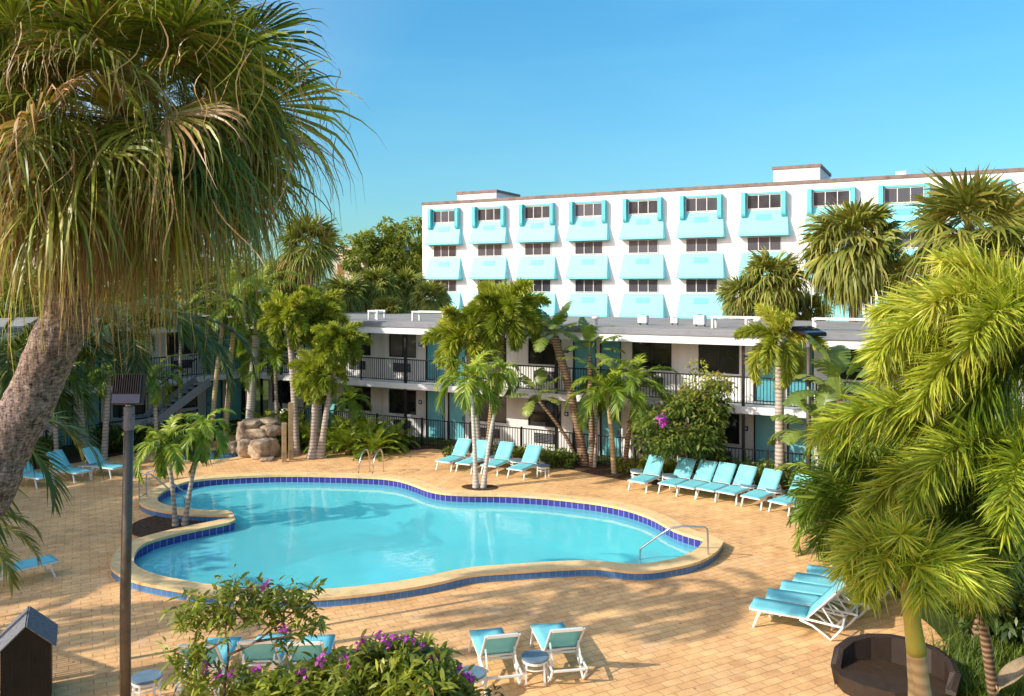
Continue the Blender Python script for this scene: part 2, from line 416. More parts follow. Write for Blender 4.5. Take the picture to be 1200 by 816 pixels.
def rachis(length, el0, el1, n=22, power=1.3, side=0.0):
    """curve in the x-z plane from the origin; elevation goes from el0 to el1 (degrees)"""
    t = np.linspace(0, 1, n)
    el = np.radians(el0 + (el1 - el0) * t ** power)
    d = np.stack([np.cos(el), np.full(n, side) * t, np.sin(el)], -1)
    d = unit(d)
    p = np.concatenate([np.zeros((1, 3)), np.cumsum((d[:-1] + d[1:]) / 2 * length / (n - 1), 0)])
    return p, d
def frond(fo, g, yaw, length, el0, el1, nleaf, lleaf, wleaf, plumose=True, tone=.4, origin=(0, 0, 0), start=.14,
          droop=.25, vlift=25, rw=.02, side=0.0, npt=4, tvar=.22, power=1.3):
    p, d = rachis(length, el0, el1, power=power, side=side)
    n = len(p); tt = np.linspace(0, 1, n)
    # the stalk: two crossed ribbons
    for sv in ((0, 1, 0), None):
        S = np.tile(np.array([0., 1, 0]), (n, 1)) if sv else np.cross(d, np.array([0., 1, 0]))
        V, F = ribbons(p[None], S[None], (rw * (1 - .8 * tt))[None])
        fo.add(roty(V, yaw) + origin, F, tone + .25)
    u = np.sort(g.uniform(start, 1, nleaf)) if plumose else np.repeat(np.linspace(start, 1, nleaf // 2), 2)
    u = np.clip(u + g.normal(0, .004, len(u)), 0, 1)
    L = len(u)
    base = np.stack([np.interp(u, tt, p[:, k]) for k in range(3)], -1)
    ax = unit(np.stack([np.interp(u, tt, d[:, k]) for k in range(3)], -1))
    sy = np.tile(np.array([0., 1, 0]), (L, 1)); up = unit(np.cross(ax, sy)); up *= np.sign(up[:, 2:3] + 1e-6)
    prof = np.clip(np.sin(PI * (u * .80 + .17)), .25, 1) ** .6
    if plumose:
        th = g.uniform(0, 2 * PI, L)
        rad = sy * np.cos(th)[:, None] + up * np.sin(th)[:, None]
        fw = np.radians(g.normal(46, 9, L))
    else:
        sgn = np.where(np.arange(L) % 2 == 0, 1., -1.)
        vl = np.radians(g.normal(vlift, 7, L))
        rad = sy * (sgn * np.cos(vl))[:, None] + up * np.sin(vl)[:, None]
        fw = np.radians(58 - 30 * u + g.normal(0, 5, L))
    di = unit(rad * np.sin(fw)[:, None] + ax * np.cos(fw)[:, None])
    Ls = lleaf * prof * g.uniform(.8, 1.12, L)
    s = np.linspace(0, 1, npt)
    P = base[:, None] + di[:, None] * (s[None, :, None] * Ls[:, None, None])
    P[..., 2] -= (s[None] ** 2) * (Ls * droop * g.uniform(.5, 1.5, L))[:, None]
    wp = np.interp(s, [0, .25, .6, 1], [.45, 1, .85, .06]) 
    W = wleaf * .5 * wp[None] * g.uniform(.75, 1.2, L)[:, None]
    if plumose:
        q = unit(np.cross(di, g.normal(0, 1, (L, 3))))
    else:
        q = unit(np.cross(di, up)); q = unit(q + up * g.normal(0, .35, L)[:, None])
        q = unit(np.cross(np.cross(di, q), di))
    V, F = ribbons(P, q[:, None], W)
    T = np.repeat(tone + g.normal(0, tvar * .5, L) , npt * 2)
    fo.add(roty(V, yaw) + origin, F, T)

def fan_leaf(fo, g, yaw, el, petiole, blade, nb=30, npt=6, droop=.6, tone=.35, origin=(0, 0, 0), spread=118, sag=28, tvar=.2, wmul=1.0, dry=0.0, roll=0.0, tipdry=.12):
    p, d = rachis(petiole, el, el - sag, n=8)
    V, F = ribbons(p[None], np.tile(np.array([0., 1, 0]), (8, 1))[None], np.linspace(.028, .014, 8)[None] * (blade ** .5))
    fo.add(roty(V, yaw) + origin, F, tone + .2)
    h = p[-1]; f = d[-1]
    r = np.array([0., math.cos(roll), math.sin(roll)]); r = unit(r - f * r.dot(f)); nm = np.cross(f, r)
    if nm[2] < 0 and el > -60: nm = -nm
    ph = np.radians(np.linspace(-spread, spread, nb) + g.normal(0, 1.5, nb))
    di = np.cos(ph)[:, None] * f + np.sin(ph)[:, None] * r - (np.abs(np.sin(ph)) * .35)[:, None] * nm
    di = unit(di + g.normal(0, .03, (nb, 3)))
    L = blade * (.72 + .28 * np.cos(ph * .8)) * g.uniform(.86, 1.1, nb) * 1.05
    s = np.linspace(0, 1, npt)
    dr = droop * g.uniform(.55, 1.5, nb)
    P = h + di[:, None] * (s[None, :, None] * L[:, None, None])
    sa = np.clip((s - .5) / .5, 0, 1)
    horiz = 1 - .45 * sa[None, :] ** 2 * np.clip(dr, 0, 1.2)[:, None]
    P[..., :2] = h[:2] + (P[..., :2] - h[:2]) * horiz[..., None]
    P[..., 2] -= sa[None] ** 1.7 * (L * dr * .62)[:, None]
    P[..., 0] += sa[None] ** 2 * g.normal(0, .05, nb)[:, None]; P[..., 1] += sa[None] ** 2 * g.normal(0, .05, nb)[:, None]
    dphi = 2 * math.radians(spread) / nb
    W = np.minimum(s * dphi * .55, .42 * dphi * .55 * np.clip(1 - (s - .42) / .58, .06, 1))[None] * L[:, None] * 1.15 * wmul
    q = np.cross(nm, di); q = unit(q + nm * (np.where(np.arange(nb) % 2 == 0, .45, -.45))[:, None])
    V, F = ribbons(P, q[:, None], W)
    T = (tone + g.normal(0, tvar * .5, nb))[:, None] + (s ** 3 * tipdry)[None]
    fo.add(roty(V, yaw) + origin, F, np.repeat(T.reshape(-1), 2))

def leaf_cloud(fo, g, centers, radii, per, size, tone=.4, asp=.38, tvar=.3, light=.25, droopy=.2):
    """leaf-sized bent rhombi scattered through clumps; outer and upper leaves lighter"""
    for c, r in zip(centers, radii):
        n = int(per * max(.4, (r / np.mean(radii)) ** 2))
        v = unit(g.normal(0, 1, (n, 3))) * (g.uniform(.25, 1, n) ** .45)[:, None] * np.asarray(r)
        pos = np.asarray(c) + v * np.array([1, 1, .8])
        d = unit(v / r + g.normal(0, .7, (n, 3)) - np.array([0, 0, droopy])); 
        q = unit(np.cross(d, g.normal(0, 1, (n, 3)) * .7 + np.array([0, 0, 1.])))
        L = size * g.uniform(.6, 1.25, n)
        s = np.array([0, .5, 1.])
        P = pos[:, None] + d[:, None] * (s[None, :, None] * L[:, None, None])
        P[:, 2, 2] -= L * .18
        W = np.array([.12, 1, .06])[None] * (L * asp * .5)[:, None]
        V, F = ribbons(P, q[:, None], W)
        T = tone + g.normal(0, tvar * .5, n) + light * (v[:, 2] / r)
        fo.add(V, F, np.repeat(T, 6))

def trunk_obj(name, pts, r0, r1, mat, parent, n=28, sides=14, ring=.0, bulge=0.0, seed=1):
    P = spline(pts, n)
    g = np.random.default_rng(seed)
    t = np.linspace(0, 1, n)
    rr = r0 + (r1 - r0) * t + bulge * np.exp(-((t) / .12) ** 2)
    rr = rr * (1 + ring * g.normal(0, 1, n))
    m = MB(); m.tube(P, list(rr), sides)
    return m.build(name, mat, parent, True)

def rel(p, o): return tuple(a - b for a, b in zip(p, o))

# crown recipes -------------------------------------------------------------
def crown_foxtail(seed, n=13, length=2.2, nleaf=420, lleaf=.5, wleaf=.035, tone=.45, lo=-25, mat='fox_far'):
    g = np.random.default_rng(seed); fo = Foliage()
    for i in range(n):
        a = i / max(1, n - 1)
        el0 = 84 - (84 - lo) * a ** .9 * .85
        el1 = el0 - (62 + 62 * a)
        frond(fo, g, i * 2.39996 + g.uniform(-.25, .25), length * g.uniform(.85, 1.1) * (.8 + .2 * a), el0, el1, nleaf, lleaf, wleaf,
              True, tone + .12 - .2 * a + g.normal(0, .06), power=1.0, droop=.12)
    frond(fo, g, 1.0, length * .6, 89, 80, int(nleaf * .25), lleaf * .35, wleaf, True, tone + .1, start=.3)
    return fo.mesh('crown')
def crown_feather(seed, n=10, length=1.4, nleaf=70, lleaf=.4, wleaf=.04, tone=.45, hi=80, lo=-10, bend=80, droop=.35, dead=0, vlift=22):
    g = np.random.default_rng(seed); fo = Foliage()
    for i in range(n):
        a = i / max(1, n - 1)
        el0 = hi - (hi - lo) * a ** .9
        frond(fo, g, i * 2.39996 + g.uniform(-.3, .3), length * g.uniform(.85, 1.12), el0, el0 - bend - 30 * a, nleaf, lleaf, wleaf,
              False, tone + .1 - .2 * a + g.normal(0, .05), droop=droop, rw=.014, vlift=vlift, side=g.normal(0, .25), power=1.2)
    for i in range(dead):
        frond(fo, g, g.uniform(0, 6.28), length * .8, -55, -88, nleaf // 2, lleaf * .8, wleaf, False, .97, droop=.6, rw=.012)
    return fo.mesh('crown')
def crown_sabal(seed, n=34, petiole=.9, blade=1.0, nb=22, npt=5, tone=.34, dead=8, droop=.5):
    g = np.random.default_rng(seed); fo = Foliage()
    for i in range(n):
        a = i / (n - 1)
        fan_leaf(fo, g, i * 2.39996 + g.uniform(-.3, .3), 85 - 135 * a ** 1.05 + g.normal(0, 6), petiole * g.uniform(.8, 1.15), blade * g.uniform(.85, 1.1),
                 nb, npt, droop * (.6 + .8 * a), tone + .2 * (1 - a) * g.uniform(.3, 1) + (.28 * g.uniform(0, 1) ** 3 if a > .6 else 0), roll=g.normal(0, .5), wmul=1.1)
    for i in range(dead):
        fan_leaf(fo, g, g.uniform(0, 6.28), -62 + g.normal(0, 10), petiole * .8, blade * .9, nb, npt, .6, .86, roll=g.normal(0, .4), wmul=.8, sag=15)
    return fo.mesh('crown')
def crown_paddle(seed, n=9, stalk=.7, blade=1.2, width=.42, tone=.45, hi=85, lo=15, fanplane=None):
    """banana-like paddle leaves, torn into a few strips"""
    g = np.random.default_rng(seed); fo = Foliage()
    for i in range(n):
        a = i / max(1, n - 1)
        yaw = i * 2.39996 + g.uniform(-.3, .3) if fanplane is None else (fanplane if i % 2 else fanplane + PI) + g.normal(0, .25)
        el0 = hi - (hi - lo) * a
        L = (stalk + blade) * g.uniform(.8, 1.12)
        p, d = rachis(L, el0, el0 - 50 - 45 * a, n=20, power=1.6, side=g.normal(0, .2))
        tt = np.linspace(0, 1, 20); sy = np.array([0., 1, 0])
        V, F = ribbons(p[None], np.tile(sy, (20, 1))[None], (.022 * (1 - .8 * tt))[None])
        tn = tone + g.normal(0, .12)
        fo.add(roty(V, yaw), F, tn + .2)
        st = stalk / (stalk + blade)
        m = 16
        for sg in (-1, 1):
            u0 = np.linspace(st, .985, m + 1)
            for k in range(m):
                ua, ub = u0[k], u0[k + 1] + .004
                gap = g.uniform(.78, 1.0) if g.uniform() < .45 else 1.02
                ub2 = ua + (ub - ua) * gap
                w = lambda u: width * np.clip(np.sin(PI * np.clip((u - st) / (1 - st), 0, 1) ** .8 * .94 + .12), .05, 1) ** .55
                pa = np.array([np.interp(ua, tt, p[:, q]) for q in range(3)]); pb = np.array([np.interp(ub, tt, p[:, q]) for q in range(3)])
                dd = unit(pb - pa); out = unit(sy * sg * .9 + dd * .35)
                up = unit(np.cross(dd, sy)); up = up * np.sign(up[2] + 1e-6)
                lift = g.uniform(.05, .35)
                rows = []
                for s in (0, .5, 1.0):
                    z = lift * s * .6 - .75 * s * s * g.uniform(.3, .8)
                    qa = pa + (out * s + up * z) * w(ua); qb = pa + (pb - pa) * (gap if s else 1) + (out * s + up * z) * w(ub2)
                    rows += [qa, qb]
                V = np.array(rows); F = np.array([[0, 1, 3, 2], [2, 3, 5, 4]])
                fo.add(roty(V, yaw), F, tn + g.normal(0, .06))
    return fo.mesh('crown')
def grass_mesh(seed, pts, n, h, w, tone=.5, spread=.3):
    g = np.random.default_rng(seed); fo = Foliage()
    for c in pts:
        base = np.asarray(c) + np.concatenate([g.normal(0, spread, (n, 2)), np.zeros((n, 1))], 1)
        yaw = g.uniform(0, 2*PI, n); hh = h * g.uniform(.6, 1.2, n); lean = g.uniform(.2, .9, n)
        s = np.linspace(0, 1, 4)
        dx = np.cos(yaw)[:, None] * (s ** 1.8)[None] * (hh * lean)[:, None]; dy = np.sin(yaw)[:, None] * (s ** 1.8)[None] * (hh * lean)[:, None]
        dz = (s[None] - .35 * lean[:, None] * s[None] ** 2) * hh[:, None]
        P = base[:, None] + np.stack([dx, dy, dz], -1)
        q = np.stack([-np.sin(yaw), np.cos(yaw), np.zeros(n)], -1)
        W = w * .5 * np.array([.7, 1, .7, .05])[None] * np.ones((n, 1))
        V, F = ribbons(P, q[:, None], W)
        fo.add(V, F, np.repeat(tone + g.normal(0, .15, n), 8))
    return fo.mesh('blades')
# ------------------------------------------------------------------ camera, sky, sun
cam = bpy.data.cameras.new('camera'); cam.sensor_width = 36; cam.lens = F_PX / 1200 * 36
cam.shift_y = -(408 - HY) / 1200; cam.clip_start = .1; cam.clip_end = 6000
co = bpy.data.objects.new('camera', cam); col.objects.link(co); scene.camera = co
co.location = (0, 0, CAMZ); co.rotation_euler = (R(90), 0, 0)
SUN_H = Vector((-.91, -.415)).normalized(); EL = R(31)
to_sun = Vector((SUN_H.x * math.cos(EL), SUN_H.y * math.cos(EL), math.sin(EL)))
sl = bpy.data.lights.new('sun', 'SUN'); sl.energy = 5.0; sl.angle = R(.53); sl.color = (1, .935, .82)
so = bpy.data.objects.new('sun', sl); col.objects.link(so); so.rotation_euler = to_sun.to_track_quat('Z', 'Y').to_euler()
w = bpy.data.worlds.new('World'); scene.world = w; w.use_nodes = True
nt = w.node_tree; nt.nodes.clear()
sky = nt.nodes.new('ShaderNodeTexSky'); sky.sky_type = 'NISHITA'; sky.sun_disc = False
sky.sun_elevation = EL; sky.sun_rotation = math.atan2(to_sun.x, to_sun.y)
sky.air_density = 1.0; sky.dust_density = .6; sky.ozone_density = 1.0; sky.altitude = 0
hs = nt.nodes.new('ShaderNodeMix'); hs.data_type = 'RGBA'; hs.blend_type = 'MULTIPLY'; hs.inputs[0].default_value = 1
tc = nt.nodes.new('ShaderNodeTexCoord'); dp = nt.nodes.new('ShaderNodeVectorMath'); dp.operation = 'DOT_PRODUCT'
nt.links.new(tc.outputs['Generated'], dp.inputs[0]); dp.inputs[1].default_value = tuple(to_sun)
mr = nt.nodes.new('ShaderNodeMapRange'); mr.inputs[1].default_value = -.1; mr.inputs[2].default_value = .75; nt.links.new(dp.outputs['Value'], mr.inputs[0])
tm = nt.nodes.new('ShaderNodeMix'); tm.data_type = 'RGBA'; nt.links.new(mr.outputs[0], tm.inputs[0])
tm.inputs[6].default_value = (.475, 1.06, 1.23, 1); tm.inputs[7].default_value = (2.8, 1.85, 1.5, 1)   # bluer away from the sun, warm haze near it
sx = nt.nodes.new('ShaderNodeSeparateXYZ'); nt.links.new(tc.outputs['Generated'], sx.inputs[0])
el = nt.nodes.new('ShaderNodeMapRange'); el.inputs[1].default_value = .05; el.inputs[2].default_value = .45; nt.links.new(sx.outputs[2], el.inputs[0])
hz = nt.nodes.new('ShaderNodeMix'); hz.data_type = 'RGBA'; nt.links.new(el.outputs[0], hz.inputs[0])
hz.inputs[6].default_value = (1.06, .83, .78, 1); hz.inputs[7].default_value = (.98, 1.28, 1.32, 1)
hm = nt.nodes.new('ShaderNodeMix'); hm.data_type = 'RGBA'; hm.blend_type = 'MULTIPLY'; hm.inputs[0].default_value = 1
nt.links.new(tm.outputs[2], hm.inputs[6]); nt.links.new(hz.outputs[2], hm.inputs[7]); nt.links.new(hm.outputs[2], hs.inputs[7])
bg = nt.nodes.new('ShaderNodeBackground'); bg.inputs[1].default_value = .15
wo = nt.nodes.new('ShaderNodeOutputWorld')
hzn = nt.nodes.new('ShaderNodeTexNoise'); hzn.inputs['Scale'].default_value = 2.2; hzn.inputs['Detail'].default_value = 6
mpn = nt.nodes.new('ShaderNodeMapping'); mpn.inputs['Scale'].default_value = (1, 1, 5); nt.links.new(tc.outputs['Generated'], mpn.inputs[0]); nt.links.new(mpn.outputs[0], hzn.inputs['Vector'])
hzr = nt.nodes.new('ShaderNodeMapRange'); hzr.inputs[1].default_value = .45; hzr.inputs[2].default_value = .8; hzr.inputs[3].default_value = 0; hzr.inputs[4].default_value = .22; nt.links.new(hzn.outputs[0], hzr.inputs[0])
hzm = nt.nodes.new('ShaderNodeMix'); hzm.data_type = 'RGBA'; nt.links.new(hzr.outputs[0], hzm.inputs[0]); hzm.inputs[7].default_value = (5.2, 5.4, 5.8, 1)   # thin high haze
nt.links.new(sky.outputs[0], hzm.inputs[6]); nt.links.new(hzm.outputs[2], hs.inputs[6]); nt.links.new(hs.outputs[2], bg.inputs[0]); nt.links.new(bg.outputs[0], wo.inputs[0])
scene.view_settings.view_transform = 'Standard'; scene.view_settings.look = 'None'; scene.view_settings.exposure = 0
scene.render.engine = 'CYCLES'
try:
    scene.cycles.max_bounces = 8; scene.cycles.transparent_max_bounces = 12; scene.cycles.caustics_reflective = False; scene.cycles.caustics_refractive = False
except Exception: pass

# ------------------------------------------------------------------ pool outline (outer edge of the coping, height 0.22)
COPZ = .22
rim_px = [(130.5,662),(138,644),(159,632),(201,620.5),(240,612.5),(264,607.6),(276,604.4),(268,603.2),(250,603.6),(225,602.6),(192,599),(172,594),(164,587),(174,576),(201,564.5),
 (228,559),(270,555.5),(330,553.2),(390,553.8),(450,556),(480,559.8),(500.6,566),(520,573),(545,575),(583,575.4),(634,577.8),(686,583),(722,588),(755,595.7),(783,606),(799,615),
 (818,623),(838,627.5),(847,633),(838,647),(813,659.5),(766.7,668.5),(737,669),(698.7,664.7),(660,665.7),(608.6,669),(554.6,673),(518.6,681),(480,688.5),(420,696.5),(360,701),
 (300,701.5),(249,697),(210,691),(180,685.5),(156,679.5),(138,671)]
rim = [G(u, v, COPZ)[:2] for u, v in rim_px]
O = spline(rim, 420, True)
area = .5 * np.sum(O[:, 0] * np.roll(O[:, 1], -1) - np.roll(O[:, 0], -1) * O[:, 1])
if area < 0: O = O[::-1].copy()
def smooth_loop(Q, it=6):
    for _ in range(it): Q = Q * .5 + (np.roll(Q, 1, 0) + np.roll(Q, -1, 0)) * .25
    return Q
def inset(Q, d, it=8):
    t = unit(np.roll(Q, -1, 0) - np.roll(Q, 1, 0)); nrm = np.stack([-t[:, 1], t[:, 0]], 1)
    P = smooth_loop(Q + nrm * d, it)
    # drop points that folded too near the original edge
    keep = []
    for i, p in enumerate(P):
        if np.min(np.linalg.norm(Q - p, axis=1)) > abs(d) * .82: keep.append(p)
    return spline(keep, len(Q), True)
I1 = inset(O, .46); I2 = inset(I1, .30, 6); I3 = inset(I2, .55, 14)

def strip(loopa, za, loopb, zb, uv=False, closed=True):
    n = len(loopa); V = [(*p, za) for p in loopa] + [(*p, zb) for p in loopb]
    F = [(i, (i+1) % n, n + (i+1) % n, n + i) for i in range(n)]
    me = poly_mesh('strip', V, F, True)
    if uv:
        L = np.concatenate([[0], np.cumsum(np.linalg.norm(np.diff(np.vstack([loopa, loopa[:1]]), axis=0), axis=1))])
        l = me.uv_layers.new(name='uv')
        for i, p in enumerate(me.polygons):
            for k, li in enumerate(p.loop_indices):
                l.data[li].uv = ((L[i], L[i+1], L[i+1], L[i])[k], (za, za, zb, zb)[k] + .3)
    return me
def closest_map(Q, P):
    """re-sample loop P so that its points face those of Q"""
    n = len(P); best = int(np.argmin(np.linalg.norm(P - Q[0], axis=1))); return np.roll(P, -best, 0)
def fill(loops, z):
    polys = [[Vector((p[0], p[1], 0)) for p in l] for l in loops]
    tri = tessellate_polygon(polys); pts = [p for l in loops for p in l]
    return poly_mesh('sheet', [(p[0], p[1], z) for p in pts], [tuple(t) for t in tri])
def up_faces(me):
    for p in me.polygons:
        if p.normal.z < 0: p.flip()
    me.update(); return me

pool = thing('swimming_pool', 'large kidney-shaped turquoise swimming pool with raised tan coping and cobalt tile band', 'swimming pool')
def ring_solid(A, B, z0, z1, name, mat, parent):
    n = len(A); V = [(*p, z1) for p in A] + [(*p, z1) for p in B] + [(*p, z0) for p in A] + [(*p, z0) for p in B]
    F = []
    for i in range(n):
        j = (i + 1) % n
        F += [(i, j, n+j, n+i), (2*n+i, i+0, j, 2*n+j)[::-1], (n+i, n+j, 3*n+j, 3*n+i)[::-1], (2*n+i, 2*n+j, 3*n+j, 3*n+i)[::-1]]
    o = link_mesh(name, poly_mesh(name, V, F), mat, parent)
    m = o.modifiers.new('bevel', 'BEVEL'); m.width = .018; m.segments = 2; m.limit_method = 'ANGLE'; m.angle_limit = R(50)
    return o
I1 = closest_map(O, I1); I2 = closest_map(I1, I2); I3 = closest_map(I2, I3)
Oo = inset(O, -.02, 1); Ii = inset(I1, .025, 1)
Oo = closest_map(O, Oo); Ii = closest_map(Oo, Ii)
ring_solid(Oo, Ii, .155, COPZ, 'coping', M['coping'], pool)
link_mesh('outer_wall', strip(O, -.05, O, .156, True), M['tile_out'], pool)
link_mesh('tile_band', strip(I1, .156, I1, -.16, True), M['tile_in'], pool)
link_mesh('ledge', strip(I1, -.16, I2, -.20), M['pool_ledge'], pool)
link_mesh('basin_wall', strip(I2, -.20, I3, -1.15), M['pool_floor'], pool)
link_mesh('basin_floor', up_faces(fill([I3], -1.15)), M['pool_floor'], pool)
for dx_, dy_ in ((-2.6, 24.5), (.6, 23.4)):
    m = MB(); m.lathe([(.22, -1.149), (.22, -1.12), (.05, -1.11)], 18, (dx_, dy_)); m.build('floor_drain', M['frame_white'], pool)
wat = link_mesh('water', up_faces(fill([inset(I1, -.01, 1)], -.045)), M['water']); tag(wat, kind='structure')

# shallow steps inside the right-hand alcove
for k_, (zz_, r_) in enumerate(((-.42, 1.5), (-.72, 2.0))):
    cx_, cy_ = G(815, 636)[:2]
    pts_ = [(cx_ - r_ * math.cos(a) * 1.05, cy_ + r_ * .62 * math.sin(a)) for a in np.linspace(-PI / 2, PI / 2, 20)]
    m = MB(); n_ = len(pts_)
    m.add([(x, y, zz_ - .28) for x, y in pts_] + [(x, y, zz_) for x, y in pts_], [tuple(range(n_, 2 * n_))] + [(i, i + 1, n_ + i + 1, n_ + i) for i in range(n_ - 1)])
    m.build('step', M['pool_ledge'], pool)
# small round spa pool behind, far left
sc = G(238, 534.5); SP = np.array([(sc[0] + 2.05 * math.cos(a) * (1 + .08 * math.sin(2 * a)), sc[1] + 1.35 * math.sin(a)) for a in np.linspace(0, 2*PI, 80, endpoint=False)])
spa = thing('spa_pool', 'small rounded turquoise spa pool beside the sandy rocks at far left', 'spa pool')
SI = inset(SP, .3, 1)
ring_solid(SP, SI, -.02, .035, 'coping', M['coping'], spa)
link_mesh('tile_band', strip(SI, .02, SI, -.35, True), M['tile_in'], spa)
link_mesh('basin_wall', strip(SI, -.35, SI, -.8), M['pool_floor'], spa)
link_mesh('basin_floor', up_faces(fill([SI], -.8)), M['pool_floor'], spa)
wat2 = link_mesh('spa_water', up_faces(fill([inset(SI, -.01, 1)], -.16)), M['water']); tag(wat2, kind='structure')

# ------------------------------------------------------------------ ground sheets
T_ = Vector((.883, -.469)); N_ = Vector((.469, .883))   # along / away from the motel front
P0 = Vector((1.79, 32.65))
def ML(s, w): p = P0 + T_ * s + N_ * w; return (p.x, p.y)
hole1 = [tuple(p) for p in inset(O, .12, 1)]; hole2 = [tuple(p) for p in inset(SP, .12, 1)]
gr = link_mesh('ground', up_faces(fill([[(-3000, -500), (3000, -500), (3000, 4500), (-3000, 4500)], hole1, hole2], -.008)), M['ground']); tag(gr, kind='structure')
deck_out = [ML(-14, -.2), (-11.9, 39.5), (-22.5, 25.5), (-24, 9), (-14, 4.5), (3.2, 5.5), (4.6, 11.5), (8.1, 13.6), (8.6, 16.5), (8.7, 19), (10.6, 21.6), (12.2, 24.4), ML(11.5, -1.8), ML(4.5, -1.9), ML(1.2, -1.4), ML(.2, -.55), ML(-6, -.55)]
dk = link_mesh('pool_deck', up_faces(fill([deck_out, hole1, hole2], .0)), M['pavers']); tag(dk, kind='structure')
def bed(name, pts, z=.05, n=90, amp=.03):
    L = spline(pts, n, True); L2 = inset(L, .18, 1)
    me = strip(L, .004, L2, z); o = link_mesh(name, me, M['soil']); tag(o, kind='structure')
    o2 = link_mesh(name, up_faces(fill([L2], z)), M['soil']); tag(o2, kind='structure')
bed('planting_bed', [ML(.5, -1.0), ML(4, -2.1), ML(8, -2.1), ML(12, -2.2), ML(12.5, -.2), ML(6, .2), ML(.6, .2)])
bed('planting_bed', [ML(-10, -2.3), ML(-7, -1.6), ML(-5.6, -.5), ML(-6, .3), ML(-10, .3), ML(-13.5, .4), (-12.6, 36.4), ML(-12, -2.0)])
pb = [G(158, 622), G(170, 611), G(200, 604.5), G(240, 607.5), G(262, 609), G(236, 614.5), G(206, 622), G(178, 629)]
bed('planting_bed', [p[:2] for p in pb], .03, 50)
bed('planting_bed', [G(546, 571)[:2], G(554, 569.6)[:2], G(570, 569.8)[:2], G(578, 572)[:2], G(562, 573.8)[:2]], .02, 40)
bed('planting_bed', [(-22.6, 25.8), (-19.6, 29.0), (-16.2, 33.4), (-13.4, 36.6), (-14.2, 38.2), (-17, 34.8), (-21, 29.6), (-23.6, 26.6)], .04, 60)
